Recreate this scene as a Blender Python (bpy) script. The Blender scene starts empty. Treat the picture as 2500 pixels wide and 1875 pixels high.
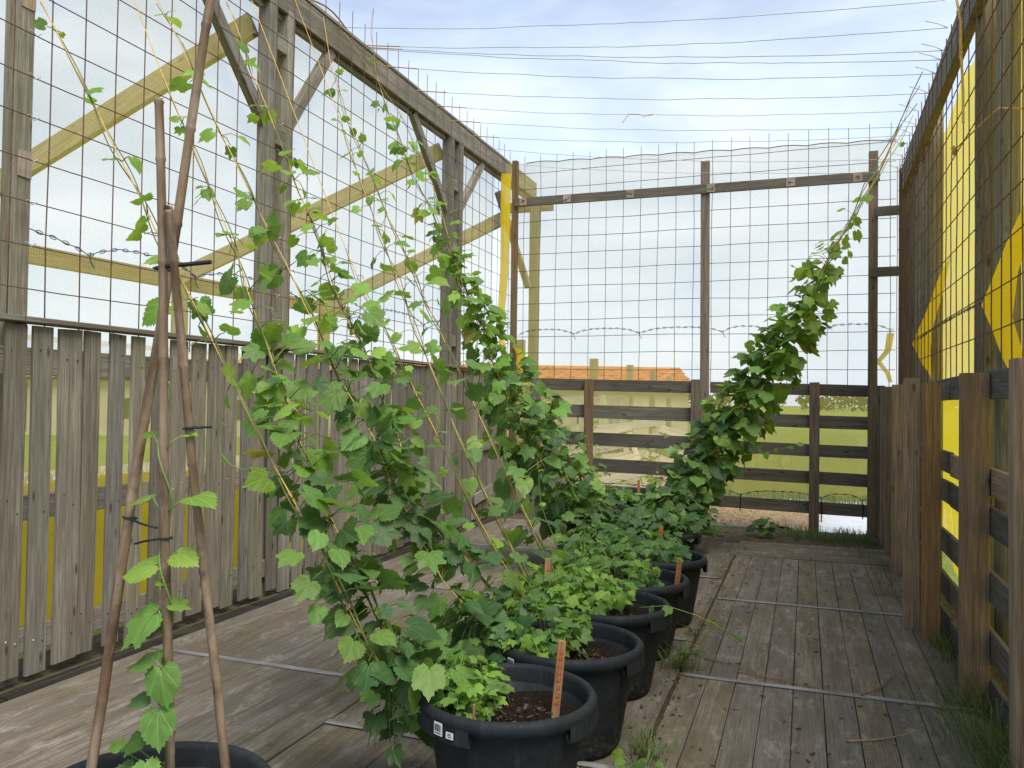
import bpy, math, random
import numpy as np
from mathutils import Vector, Matrix, Quaternion
random.seed(7); rng = np.random.default_rng(7)
scene = bpy.context.scene
COL = scene.collection
RAD = math.radians

# ------------------------------------------------------------------ camera
CAM_YAW, CAM_PITCH, CAM_ROLL, CAM_H = RAD(19.7), RAD(1.2), RAD(0.8), 1.5
cam_data = bpy.data.cameras.new('camera'); cam = bpy.data.objects.new('camera', cam_data); COL.objects.link(cam)
cam_data.sensor_width = 36.0; cam_data.lens = 28.81; cam_data.clip_start = 0.05; cam_data.clip_end = 3000
fwd = Vector((-math.sin(CAM_YAW)*math.cos(CAM_PITCH), math.cos(CAM_YAW)*math.cos(CAM_PITCH), math.sin(CAM_PITCH)))
rt = Vector((math.cos(CAM_YAW), math.sin(CAM_YAW), 0)); up = rt.cross(fwd)
r2 = rt*math.cos(CAM_ROLL)+up*math.sin(CAM_ROLL); u2 = up*math.cos(CAM_ROLL)-rt*math.sin(CAM_ROLL)
cam.matrix_world = Matrix(((r2.x,u2.x,-fwd.x,0),(r2.y,u2.y,-fwd.y,0),(r2.z,u2.z,-fwd.z,CAM_H),(0,0,0,1)))
scene.camera = cam

# ------------------------------------------------------------------ world, sun, exposure
SUN_DIR = Vector((0.40, -0.34, 0.85)).normalized()          # towards the sun
sun_el = math.asin(SUN_DIR.z); sun_az = math.atan2(SUN_DIR.x, SUN_DIR.y)
world = bpy.data.worlds.new('World'); scene.world = world; world.use_nodes = True
nt = world.node_tree; nt.nodes.clear()
def N(t, typ, **kw):
    n = t.nodes.new(typ)
    for k, v in kw.items(): setattr(n, k, v)
    return n
def Lk(t, a, b): t.links.new(a, b)
wo = N(nt, 'ShaderNodeOutputWorld'); bg = N(nt, 'ShaderNodeBackground'); Lk(nt, bg.outputs[0], wo.inputs[0])
sky = N(nt, 'ShaderNodeTexSky', sky_type='NISHITA', sun_disc=False, sun_elevation=sun_el, sun_rotation=sun_az,
        altitude=0, air_density=1.0, dust_density=1.0, ozone_density=2.0)
wtc = N(nt, 'ShaderNodeTexCoord'); wmp = N(nt, 'ShaderNodeMapping'); wmp.inputs['Scale'].default_value = (1.6, 1.6, 5.0)
Lk(nt, wtc.outputs['Generated'], wmp.inputs[0])
wn = N(nt, 'ShaderNodeTexNoise'); wn.inputs['Scale'].default_value = 1.5; wn.inputs['Detail'].default_value = 7; wn.inputs['Roughness'].default_value = 0.55
wn.inputs['Distortion'].default_value = 0.4
Lk(nt, wmp.outputs[0], wn.inputs['Vector'])
wr = N(nt, 'ShaderNodeValToRGB'); wr.color_ramp.elements[0].position = 0.38; wr.color_ramp.elements[0].color = (0.04,)*3+(1,)
wr.color_ramp.elements[1].position = 0.66; wr.color_ramp.elements[1].color = (0.60,)*3+(1,)
Lk(nt, wn.outputs[0], wr.inputs[0])
wn2 = N(nt, 'ShaderNodeTexNoise'); wn2.inputs['Scale'].default_value = 2.7; wn2.inputs['Detail'].default_value = 5
Lk(nt, wmp.outputs[0], wn2.inputs['Vector'])
wr2 = N(nt, 'ShaderNodeValToRGB'); wr2.color_ramp.elements[0].position = 0.3; wr2.color_ramp.elements[0].color = (6.7, 8.0, 10.2, 1)
wr2.color_ramp.elements[1].position = 0.62; wr2.color_ramp.elements[1].color = (8.7, 9.6, 11.3, 1)
Lk(nt, wn2.outputs[0], wr2.inputs[0])
wm = N(nt, 'ShaderNodeMix', data_type='RGBA'); Lk(nt, wr.outputs[0], wm.inputs[0]); Lk(nt, sky.outputs[0], wm.inputs[6]); Lk(nt, wr2.outputs[0], wm.inputs[7])
# pale haze thickening towards the horizon, all the way round
wsx = N(nt, 'ShaderNodeSeparateXYZ'); Lk(nt, wtc.outputs['Generated'], wsx.inputs[0])
whr = N(nt, 'ShaderNodeValToRGB'); whr.color_ramp.elements[0].position = 0.0; whr.color_ramp.elements[0].color = (.85,)*3+(1,)
whr.color_ramp.elements[1].position = 0.82; whr.color_ramp.elements[1].color = (0.0,)*3+(1,)
Lk(nt, wsx.outputs[2], whr.inputs[0])
wm2 = N(nt, 'ShaderNodeMix', data_type='RGBA'); Lk(nt, whr.outputs[0], wm2.inputs[0]); Lk(nt, wm.outputs[2], wm2.inputs[6]); Lk(nt, wr2.outputs[0], wm2.inputs[7])
Lk(nt, wm2.outputs[2], bg.inputs[0]); bg.inputs[1].default_value = 0.085
sun_d = bpy.data.lights.new('sun', 'SUN'); sun_d.energy = 2.7; sun_d.angle = RAD(34); sun_d.color = (1.0, 0.95, 0.88)
sun = bpy.data.objects.new('sun', sun_d); COL.objects.link(sun)
sun.rotation_euler = SUN_DIR.to_track_quat('Z', 'Y').to_euler(); sun.location = (8, 4, 12)
vs = scene.view_settings
try: scene.display_settings.display_device = 'sRGB'
except Exception: pass
vs.view_transform = 'Standard'; vs.look = 'None'; vs.exposure = 0.74; vs.gamma = 1.0; vs.use_curve_mapping = False
scene.render.engine = 'CYCLES'
scene.cycles.max_bounces = 8; scene.cycles.transparent_max_bounces = 24; scene.cycles.transmission_bounces = 6
scene.render.resolution_x, scene.render.resolution_y = 1024, 768

# ------------------------------------------------------------------ helpers
W = {}
def put(o, M=None, parent=None):
    M = M if M is not None else Matrix.Identity(4)
    COL.objects.link(o); W[o.name] = M
    if parent is not None:
        o.parent = parent; o.matrix_basis = W[parent.name].inverted() @ M
    else: o.matrix_basis = M
    return o
def tag(o, label=None, cat=None, group=None, kind=None):
    if label: o['label'] = label
    if cat: o['category'] = cat
    if group: o['group'] = group
    if kind: o['kind'] = kind
    return o
def thing(name, label, cat, loc=(0,0,0), group=None, kind=None):
    o = bpy.data.objects.new(name, None); o.empty_display_size = 0.1
    put(o, Matrix.Translation(loc)); return tag(o, label, cat, group, kind)
def mesh_of(name, v, f, mat, smooth=False):
    me = bpy.data.meshes.new(name); me.from_pydata([tuple(p) for p in v], [], f)
    if mat is not None:
        for m in (mat if isinstance(mat, (list, tuple)) else [mat]): me.materials.append(m)
    if smooth: me.polygons.foreach_set('use_smooth', [True]*len(me.polygons))
    me.update(); return me
class MB:
    def __init__(s): s.v = []; s.f = []; s.m = []
    def add(s, v, f, mi=0):
        o = len(s.v); s.v += [tuple(p) for p in v]; s.f += [tuple(i+o for i in q) for q in f]; s.m += [mi]*len(f)
    def box(s, c, d, R=None, mi=0):
        c = Vector(c); R = R or Matrix.Identity(3); x, y, z = (k/2 for k in d)
        v = [c+R@Vector((a*x, b*y, e*z)) for a in (-1,1) for b in (-1,1) for e in (-1,1)]
        s.add(v, [(0,1,3,2),(4,6,7,5),(0,4,5,1),(2,3,7,6),(0,2,6,4),(1,5,7,3)], mi)
    def tube(s, pts, r, n=6, mi=0, cap=True):
        pts = [Vector(p) for p in pts]; rs = r if hasattr(r, '__len__') else [r]*len(pts)
        v = []; f = []; a = None
        for i, p in enumerate(pts):
            t = (pts[min(i+1, len(pts)-1)]-pts[max(i-1, 0)])
            if t.length < 1e-9: t = Vector((0,0,1))
            t.normalize()
            if a is None:
                a = t.orthogonal().normalized()
            else:
                a = (a-t*a.dot(t)); a = a.normalized() if a.length > 1e-6 else t.orthogonal().normalized()
            b = t.cross(a)
            for k in range(n):
                an = 2*math.pi*k/n; v.append(p+(a*math.cos(an)+b*math.sin(an))*rs[i])
        for i in range(len(pts)-1):
            for k in range(n):
                k2 = (k+1) % n; f.append((i*n+k, i*n+k2, (i+1)*n+k2, (i+1)*n+k))
        if cap: f.append(tuple(range(n-1,-1,-1))); f.append(tuple((len(pts)-1)*n+k for k in range(n)))
        s.add(v, f, mi)
    def lathe(s, prof, c=(0,0,0), n=40, mi=0, a0=0, a1=2*math.pi):
        full = abs(a1-a0-2*math.pi) < 1e-6; m = n if full else n+1; v = []; f = []
        for i in range(m):
            an = a0+(a1-a0)*i/n
            for (r, z) in prof: v.append((c[0]+r*math.cos(an), c[1]+r*math.sin(an), c[2]+z))
        P = len(prof)
        for i in range(n):
            j = (i+1) % m
            for k in range(P-1): f.append((i*P+k, j*P+k, j*P+k+1, i*P+k+1))
        s.add(v, f, mi)
    def build(s, name, mat, parent=None, M=None, smooth=False, local=True):
        """verts are in world space when M is None"""
        if M is None and parent is not None: M = Matrix.Translation(W[parent.name].translation)
        if M is None: M = Matrix.Identity(4)
        Mi = M.inverted()
        me = mesh_of(name, [Mi@Vector(p) for p in s.v] if local else s.v, s.f, mat, smooth)
        if isinstance(mat, (list, tuple)): me.polygons.foreach_set('material_index', s.m)
        return put(bpy.data.objects.new(name, me), M, parent)
def frame(ex, ey):
    ex = Vector(ex).normalized(); ey = Vector(ey); ey = (ey-ex*ey.dot(ex)).normalized(); ez = ex.cross(ey)
    return Matrix(((ex.x,ey.x,ez.x),(ex.y,ey.y,ez.y),(ex.z,ey.z,ez.z)))
def board(name, p0, p1, w, t, wdir, mat, parent=None, ch=0.003, bow=0.0, segs=3):
    """a sawn board from p0 to p1 (centre line), w wide along wdir, t thick; local x runs along the grain"""
    p0, p1 = Vector(p0), Vector(p1); L = (p1-p0).length; R = frame(p1-p0, wdir)
    hw, ht = w/2, t/2; c = min(ch, ht*0.6)
    prof = [(-hw+c,-ht),(hw-c,-ht),(hw,-ht+c),(hw,ht-c),(hw-c,ht),(-hw+c,ht),(-hw,ht-c),(-hw,-ht+c)]
    v = []; f = []
    bz = random.uniform(-1,1)*bow; by = random.uniform(-1,1)*bow
    for i in range(segs+1):
        s = i/segs; k = 4*s*(1-s)
        jw = 1+random.uniform(-.012,.012)
        e0 = (random.uniform(-.003,.003), random.uniform(-.003,.003)) if i in (0, segs) else (0,0)
        for (a, b) in prof: v.append((-L/2+L*s+(e0[0] if a < 0 else e0[1]), a*jw+by*k, b+bz*k))
    for i in range(segs):
        for k in range(8): f.append((i*8+k, (i+1)*8+k, (i+1)*8+(k+1)%8, i*8+(k+1)%8))
    f.append(tuple(range(8))); f.append(tuple(segs*8+k for k in range(7,-1,-1)))
    M = Matrix.Translation((p0+p1)/2) @ R.to_4x4()
    return put(bpy.data.objects.new(name, mesh_of(name, v, f, mat)), M, parent)
def pole(name, p0, p1, r0, r1, mat, parent=None, n=18, segs=8, wob=0.004):
    p0, p1 = Vector(p0), Vector(p1); L = (p1-p0).length; ax = (p1-p0).normalized()
    R = frame(ax, ax.orthogonal()); mb = MB()
    pts = [(-L/2+L*i/segs, random.uniform(-wob,wob), random.uniform(-wob,wob)) for i in range(segs+1)]
    mb.tube(pts, [r0+(r1-r0)*i/segs for i in range(segs+1)], n)
    me = mesh_of(name, mb.v, mb.f, mat); 
    me.polygons.foreach_set('use_smooth', [len(p.vertices) == 4 for p in me.polygons])
    return put(bpy.data.objects.new(name, me), Matrix.Translation((p0+p1)/2)@R.to_4x4(), parent)

# ------------------------------------------------------------------ materials
def new_mat(name):
    m = bpy.data.materials.new(name); m.use_nodes = True; t = m.node_tree; t.nodes.clear()
    o = N(t, 'ShaderNodeOutputMaterial'); return m, t, o
def ramp(t, src, stops):
    r = N(t, 'ShaderNodeValToRGB'); e = r.color_ramp.elements
    while len(e) < len(stops): e.new(0.5)
    for k, (p, c) in enumerate(stops):
        e[k].position = p; e[k].color = (c, c, c, 1) if not hasattr(c, '__len__') else tuple(c)+(1,)
    Lk(t, src, r.inputs[0]); return r.outputs[0]
def noise(t, vec, scale, detail=4, rough=.55, dist=0):
    n = N(t, 'ShaderNodeTexNoise'); n.inputs['Scale'].default_value = scale; n.inputs['Detail'].default_value = detail
    n.inputs['Roughness'].default_value = rough; n.inputs['Distortion'].default_value = dist
    Lk(t, vec, n.inputs['Vector']); return n.outputs[0]
def mapping(t, vec, scale):
    n = N(t, 'ShaderNodeMapping'); n.inputs['Scale'].default_value = scale; Lk(t, vec, n.inputs[0]); return n.outputs[0]
def mix(t, fac, a, b, blend='MIX'):
    n = N(t, 'ShaderNodeMix', data_type='RGBA', blend_type=blend)
    for s, x in ((0, fac), (6, a), (7, b)):
        if isinstance(x, (int, float)): n.inputs[s].default_value = x
        elif isinstance(x, tuple): n.inputs[s].default_value = x+(1,) if len(x) == 3 else x
        else: Lk(t, x, n.inputs[s])
    return n.outputs[2]
def mathn(t, op, a, b=None, clamp=False):
    n = N(t, 'ShaderNodeMath', operation=op); n.use_clamp = clamp
    for i, x in enumerate((a, b)):
        if x is None: continue
        if isinstance(x, (int, float)): n.inputs[i].default_value = x
        else: Lk(t, x, n.inputs[i])
    return n.outputs[0]
def obj_coord(t, amount=9.0):
    tc = N(t, 'ShaderNodeTexCoord'); oi = N(t, 'ShaderNodeObjectInfo')
    s = N(t, 'ShaderNodeVectorMath', operation='SCALE'); s.inputs[0].default_value = (1.0, 2.3, 3.7); 
    Lk(t, mathn(t, 'MULTIPLY', oi.outputs['Random'], amount), s.inputs['Scale'])
    a = N(t, 'ShaderNodeVectorMath', operation='ADD'); Lk(t, tc.outputs['Object'], a.inputs[0]); Lk(t, s.outputs[0], a.inputs[1])
    return a.outputs[0], oi.outputs['Random'], tc
def principled(t, out, col, rough=.8, spec=.3, bump=None, bstr=.3, bdist=.004):
    p = N(t, 'ShaderNodeBsdfPrincipled')
    if isinstance(col, tuple): p.inputs['Base Color'].default_value = col+(1,)
    else: Lk(t, col, p.inputs['Base Color'])
    if isinstance(rough, (int, float)): p.inputs['Roughness'].default_value = rough
    else: Lk(t, rough, p.inputs['Roughness'])
    p.inputs['Specular IOR Level'].default_value = spec
    if bump is not None:
        b = N(t, 'ShaderNodeBump'); b.inputs['Strength'].default_value = bstr; b.inputs['Distance'].default_value = bdist
        Lk(t, bump, b.inputs['Height']); Lk(t, b.outputs[0], p.inputs['Normal'])
    Lk(t, p.outputs[0], out.inputs[0]); return p
def wood(name, dark, mid, light, green=0.15, grain=26, var=.25, stain=.5, knots=True, rough=.85, algae=(.10,.115,.05)):
    m, t, o = new_mat(name); v, rnd, tc = obj_coord(t)
    g = noise(t, mapping(t, v, (1.1, grain, grain)), 1.0, 6, .62, 1.2)
    fine = noise(t, mapping(t, v, (5, 170, 170)), 1.0, 3, .6)
    blot = noise(t, mapping(t, v, (1.6, 3.5, 3.5)), 1.0, 5, .6)
    c = ramp(t, g, [(.28, dark), (.48, mid), (.72, light)])
    c = mix(t, ramp(t, fine, [(.36, .55), (.6, 0.0)]), c, tuple(k*.45 for k in dark))
    c = mix(t, mathn(t, 'MULTIPLY', ramp(t, blot, [(.42, 0.0), (.7, 1.0)]), stain), c, tuple(k*.62 for k in mid))
    b2 = noise(t, mapping(t, v, (.7, 2.0, 2.0)), 1.7, 4, .65)
    c = mix(t, mathn(t, 'MULTIPLY', ramp(t, b2, [(.5, 0.0), (.72, 1.0)]), green), c, algae)
    if knots:
        vo = N(t, 'ShaderNodeTexVoronoi'); vo.inputs['Scale'].default_value = 1; Lk(t, mapping(t, v, (3.3, 10, 10)), vo.inputs['Vector'])
        c = mix(t, ramp(t, vo.outputs['Distance'], [(.06, .8), (.14, 0.0)]), c, tuple(k*.35 for k in dark))
    if name == 'worn_deck_wood':
        geo = N(t, 'ShaderNodeNewGeometry'); wp = geo.outputs['Position']
        sc_ = noise(t, mapping(t, wp, (6, 2.2, 6)), 1.6, 9, .78, .6); big = noise(t, wp, 1.1, 6, .7, .4)
        c = mix(t, ramp(t, sc_, [(.53, 0.0), (.62, .55), (.75, .8)]), c, (.30,.272,.232))
        c = mix(t, ramp(t, noise(t, mapping(t, wp, (9, 4, 9)), 1.3, 8, .75), [(.30, .75), (.43, 0.0)]), c, (.055,.043,.032))
        c = mix(t, ramp(t, big, [(.48, 0.0), (.66, .6)]), c, (.115,.100,.058))
        c = mix(t, ramp(t, noise(t, wp, 55, 4, .7), [(.60, 0.0), (.70, .6)]), c, (.045,.036,.026))
    val = mathn(t, 'ADD', mathn(t, 'MULTIPLY', rnd, 2*var), 1-var)
    hs = N(t, 'ShaderNodeHueSaturation'); Lk(t, val, hs.inputs['Value']); Lk(t, c, hs.inputs['Color'])
    Lk(t, mathn(t, 'ADD', mathn(t, 'MULTIPLY', mathn(t, 'FRACT', mathn(t, 'MULTIPLY', rnd, 7.13)), .5), .75), hs.inputs['Saturation'])
    h = mathn(t, 'ADD', mathn(t, 'MULTIPLY', g, .6), mathn(t, 'MULTIPLY', fine, .5))
    principled(t, o, hs.outputs[0], rough, .2, h, .55, .004); return m
M_slat = wood('weathered_slat_wood', (.140,.119,.092), (.235,.208,.170), (.345,.315,.264), .3)
M_post = wood('grey_post_wood', (.145,.128,.098), (.255,.232,.188), (.40,.372,.312), .3)
M_back = wood('brown_post_wood', (.095,.066,.044), (.165,.118,.080), (.25,.19,.135), .12)
M_rail = wood('dark_rail_wood', (.075,.065,.052), (.140,.124,.102), (.22,.20,.168), .2)
M_right = wood('warm_fence_wood', (.170,.108,.064), (.285,.192,.115), (.40,.285,.18), .05, var=.18)
M_pale = wood('pale_board_wood', (.23,.16,.115), (.36,.27,.20), (.45,.35,.27), .03)
M_stake = wood('orange_stake_wood', (.27,.13,.055), (.44,.235,.11), (.56,.33,.17), 0, stain=.15, knots=False)
M_pole = wood('treated_pole_wood', (.12,.106,.076), (.215,.195,.145), (.32,.295,.22), .4)
M_deck = wood('worn_deck_wood', (.112,.092,.069), (.180,.153,.120), (.255,.225,.183), .45, grain=13, var=.10, stain=.7, knots=False, algae=(.105,.095,.05))
M_frame_out = wood('outer_frame_wood', (.18,.14,.09), (.30,.245,.165), (.40,.34,.24), .05)
M_sleeper = wood('damp_sleeper_wood', (.012,.010,.008), (.030,.026,.021), (.07,.06,.05), .35, knots=False)
M_bamboo_m, t, o = new_mat('bamboo_cane')
v, rnd, tc = obj_coord(t)
c = ramp(t, noise(t, mapping(t, v, (3.0, 18, 18)), 1, 5, .6), [(.3, (.070,.040,.024)), (.46, (.150,.092,.055)), (.66, (.27,.20,.14))])
c = mix(t, ramp(t, noise(t, mapping(t, v, (5, 34, 34)), 1, 7, .7), [(.52, 0.0), (.70, .55)]), c, (.34,.28,.22))
c = mix(t, ramp(t, noise(t, mapping(t, v, (7, 9, 9)), 1, 6, .7), [(.52, 0.0), (.68, .8)]), c, (.06,.035,.025))
hs = N(t, 'ShaderNodeHueSaturation'); Lk(t, c, hs.inputs['Color']); Lk(t, mathn(t, 'ADD', mathn(t, 'MULTIPLY', rnd, .5), .8), hs.inputs['Value'])
principled(t, o, hs.outputs[0], .5, .4, noise(t, mapping(t, v, (4, 90, 90)), 1, 3), .25, .002); M_bamboo = M_bamboo_m
def plain(name, col, rough=.6, spec=.4, var=0.15, scale=30, metal=0, bstr=.2):
    m, t, o = new_mat(name); v, rnd, tc = obj_coord(t)
    n = noise(t, v, scale, 5, .6)
    c = ramp(t, n, [(.3, tuple(k*(1-var) for k in col)), (.7, tuple(min(1, k*(1+var)) for k in col))])
    p = principled(t, o, c, rough, spec, n, bstr, .003); p.inputs['Metallic'].default_value = metal; return m
M_rust = plain('rusty_steel_wire', (.135,.070,.048), .8, .3, .45, 60)
M_greywire = plain('dull_grey_wire', (.095,.082,.072), .7, .4, .4, 60)
M_galv = plain('galvanised_strip', (.36,.37,.37), .55, .5, .45, 22, 0.25)
m, t, o = new_mat('worn_metal_strip'); v, rnd, tc = obj_coord(t)
c = ramp(t, noise(t, mapping(t, v, (3, 14, 14)), 1, 6, .7), [(.35, (.10,.085,.065)), (.5, (.22,.215,.205)), (.7, (.36,.36,.36))])
p_ = principled(t, o, c, .6, .5, noise(t, v, 60, 4), .3, .002); p_.inputs['Metallic'].default_value = .15; M_strip = m
M_thinwire = plain('thin_galvanised_wire', (.42,.41,.41), .6, .4, .2)
M_twine = plain('yellow_twine', (.58,.38,.10), .85, .2, .25, 80)
M_black = plain('black_nylon', (.012,.012,.013), .45, .5, .2)
M_white = plain('white_label', (.72,.72,.70), .5, .4, .04)
M_redink = plain('red_marker_ink', (.36,.035,.02), .7, .3, .2)
M_cord = plain('dark_hem_cord', (.085,.095,.125), .7, .3, .2)
M_dead = plain('dry_brown_stem', (.20,.125,.06), .85, .2, .4)
M_stem = plain('green_vine_stem', (.105,.125,.035), .6, .4, .35, 12)
M_stemg = plain('young_vine_stem', (.15,.26,.06), .6, .4, .25, 12)
M_nail = plain('nail_head', (.05,.045,.04), .5, .5, .3)
M_screw = plain('bright_screw', (.62,.61,.58), .4, .5, .1)
M_sheet = plain('white_ground_sheet', (.50,.51,.52), .55, .4, .10, 3)
M_lane = plain('pale_sandy_lane', (.42,.37,.28), .95, .1, .2, 2)
M_fbark = plain('tree_bark', (.08,.06,.04), .9, .2, .3)
# pot plastic
m, t, o = new_mat('black_tub_plastic'); v, rnd, tc = obj_coord(t)
n1 = noise(t, v, 7, 6, .65); n2 = noise(t, mapping(t, v, (60, 60, 9)), 1, 4)
c = ramp(t, n1, [(.35, (.010,.013,.016)), (.62, (.017,.021,.025)), (.8, (.036,.037,.035))])
sp = noise(t, v, 34, 6, .75); sx_ = N(t, 'ShaderNodeSeparateXYZ'); Lk(t, tc.outputs['Object'], sx_.inputs[0])
lowz = ramp(t, sx_.outputs[2], [(.0, 1.0), (.16, .12), (.5, .05)])
c = mix(t, mathn(t, 'MULTIPLY', ramp(t, sp, [(.48, 0.0), (.66, 1.0)]), lowz), c, (.105,.088,.062))
run = noise(t, mapping(t, v, (30, 30, 3)), 1, 5, .6); c = mix(t, ramp(t, run, [(.58, 0.0), (.8, .35)]), c, (.075,.075,.07))
principled(t, o, c, ramp(t, n2, [(.3, .55), (.7, .75)]), .2, n2, .12, .001); M_pot = m
# soil
m, t, o = new_mat('dark_compost'); v, rnd, tc = obj_coord(t)
n1 = noise(t, v, 38, 8, .75); n2 = noise(t, v, 160, 3, .7)
c = ramp(t, n1, [(.32, (.006,.004,.003)), (.55, (.022,.014,.009)), (.75, (.055,.037,.024))])
c = mix(t, ramp(t, n2, [(.66, 0.0), (.74, .8)]), c, (.24,.17,.10))
principled(t, o, c, .95, .15, n1, 1.0, .02); M_soil = m
m, t, o = new_mat('earth_under_deck'); v, rnd, tc = obj_coord(t)
n1 = noise(t, v, 14, 8, .75)
c = ramp(t, n1, [(.3, (.035,.026,.016)), (.5, (.085,.068,.042)), (.72, (.13,.125,.055))])
principled(t, o, c, .95, .15, n1, 1.0, .02); M_earth = m
M_chip = plain('mulch_chip', (.085,.055,.034), .9, .2, .55, 40)
M_straw = plain('straw_blade', (.34,.24,.135), .85, .2, .45, 45)
M_straw2 = plain('pale_straw_blade', (.48,.36,.21), .8, .3, .4, 9)
# field
m, t, o = new_mat('meadow_ground'); v, rnd, tc = obj_coord(t)
n1 = noise(t, v, .18, 8, .7); n2 = noise(t, v, 6, 5, .7)
c = mix(t, n2, ramp(t, n1, [(.3, (.13,.18,.035)), (.55, (.21,.26,.055)), (.75, (.32,.31,.10))]), (.17,.21,.05))
principled(t, o, c, .95, .1, n2, .8, .06); M_field = m
def leafmat(name, dark, light, trans, rough=.5, tfac=.33, veins=True):
    m, t, o = new_mat(name); tc = N(t, 'ShaderNodeTexCoord'); oi = N(t, 'ShaderNodeObjectInfo')
    sx = N(t, 'ShaderNodeSeparateXYZ'); Lk(t, tc.outputs['UV'], sx.inputs[0])
    ang = mathn(t, 'ABSOLUTE', mathn(t, 'ARCTAN2', sx.outputs[0], mathn(t, 'ADD', sx.outputs[1], .02)))
    rad = mathn(t, 'SQRT', mathn(t, 'ADD', mathn(t, 'POWER', sx.outputs[0], 2), mathn(t, 'POWER', sx.outputs[1], 2)))
    vein = None
    for a in (0.0, .52, 1.15):
        d = mathn(t, 'MULTIPLY', mathn(t, 'ABSOLUTE', mathn(t, 'SUBTRACT', ang, a)), rad)
        q = ramp(t, d, [(.008, 1.0), (.022, 0.0)]); vein = q if vein is None else mathn(t, 'MAXIMUM', vein, q)
    wv = N(t, 'ShaderNodeTexWave', wave_type='BANDS', bands_direction='Y'); wv.inputs['Scale'].default_value = 4.2; wv.inputs['Distortion'].default_value = 1.0
    cm = N(t, 'ShaderNodeCombineXYZ'); Lk(t, sx.outputs[0], cm.inputs[0])
    Lk(t, mathn(t, 'SUBTRACT', sx.outputs[1], mathn(t, 'MULTIPLY', mathn(t, 'ABSOLUTE', sx.outputs[0]), .75)), cm.inputs[1]); Lk(t, cm.outputs[0], wv.inputs['Vector'])
    n = noise(t, tc.outputs['Object'], 4 if veins else .9, 4, .6)
    c = ramp(t, mathn(t, 'ADD', mathn(t, 'MULTIPLY', n, .55), mathn(t, 'MULTIPLY', oi.outputs['Random'], .5)), [(.25, dark), (.78, light)])
    c = mix(t, mathn(t, 'MULTIPLY', vein, .26 if veins else 0.0), c, tuple(min(1, k*1.9+.015) for k in light))
    c = mix(t, mathn(t, 'MULTIPLY', ramp(t, wv.outputs[0], [(.75, 0.0), (.98, 1.0)]), .035 if veins else 0.0), c, tuple(min(1, k*1.6) for k in light))
    hs = N(t, 'ShaderNodeHueSaturation'); Lk(t, c, hs.inputs['Color'])
    r7 = mathn(t, 'FRACT', mathn(t, 'MULTIPLY', oi.outputs['Random'], 13.7))
    Lk(t, mathn(t, 'ADD', mathn(t, 'MULTIPLY', r7, .03), .475), hs.inputs['Hue'])
    Lk(t, mathn(t, 'ADD', mathn(t, 'MULTIPLY', mathn(t, 'FRACT', mathn(t, 'MULTIPLY', oi.outputs['Random'], 29.3)), .5), .75), hs.inputs['Value'])
    c = hs.outputs[0]
    p = N(t, 'ShaderNodeBsdfPrincipled'); Lk(t, c, p.inputs['Base Color']); p.inputs['Roughness'].default_value = rough
    p.inputs['Specular IOR Level'].default_value = .35
    b = N(t, 'ShaderNodeBump'); b.inputs['Strength'].default_value = .28 if veins else 0.0; b.inputs['Distance'].default_value = .02
    Lk(t, mathn(t, 'ADD', mathn(t, 'MULTIPLY', vein, -.5), mathn(t, 'MULTIPLY', n, .25)), b.inputs['Height']); Lk(t, b.outputs[0], p.inputs['Normal'])
    tr = N(t, 'ShaderNodeBsdfTranslucent'); Lk(t, mix(t, .75, c, trans), tr.inputs[0])
    ms = N(t, 'ShaderNodeMixShader'); ms.inputs[0].default_value = tfac
    Lk(t, p.outputs[0], ms.inputs[1]); Lk(t, tr.outputs[0], ms.inputs[2]); Lk(t, ms.outputs[0], o.inputs[0]); return m
ML = [leafmat('leaf_old_dark_green', (.036,.090,.027), (.074,.155,.048), (.17,.33,.035)),
      leafmat('leaf_mid_green', (.066,.152,.029), (.130,.258,.052), (.30,.52,.045)),
      leafmat('leaf_young_lime', (.115,.24,.034), (.21,.38,.065), (.42,.62,.06), tfac=.42)]
ML.append(leafmat('leaf_yellowing', (.20,.20,.035), (.34,.30,.07), (.5,.45,.06)))
M_grass = leafmat('grass_blade', (.065,.105,.03), (.17,.22,.075), (.25,.34,.08), veins=False)
M_fgrass = leafmat('meadow_blade', (.17,.20,.05), (.38,.38,.14), (.42,.46,.13), veins=False)
M_tree = leafmat('far_tree_leaf', (.035,.06,.03), (.065,.095,.045), (.1,.14,.04), veins=False)
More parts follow.
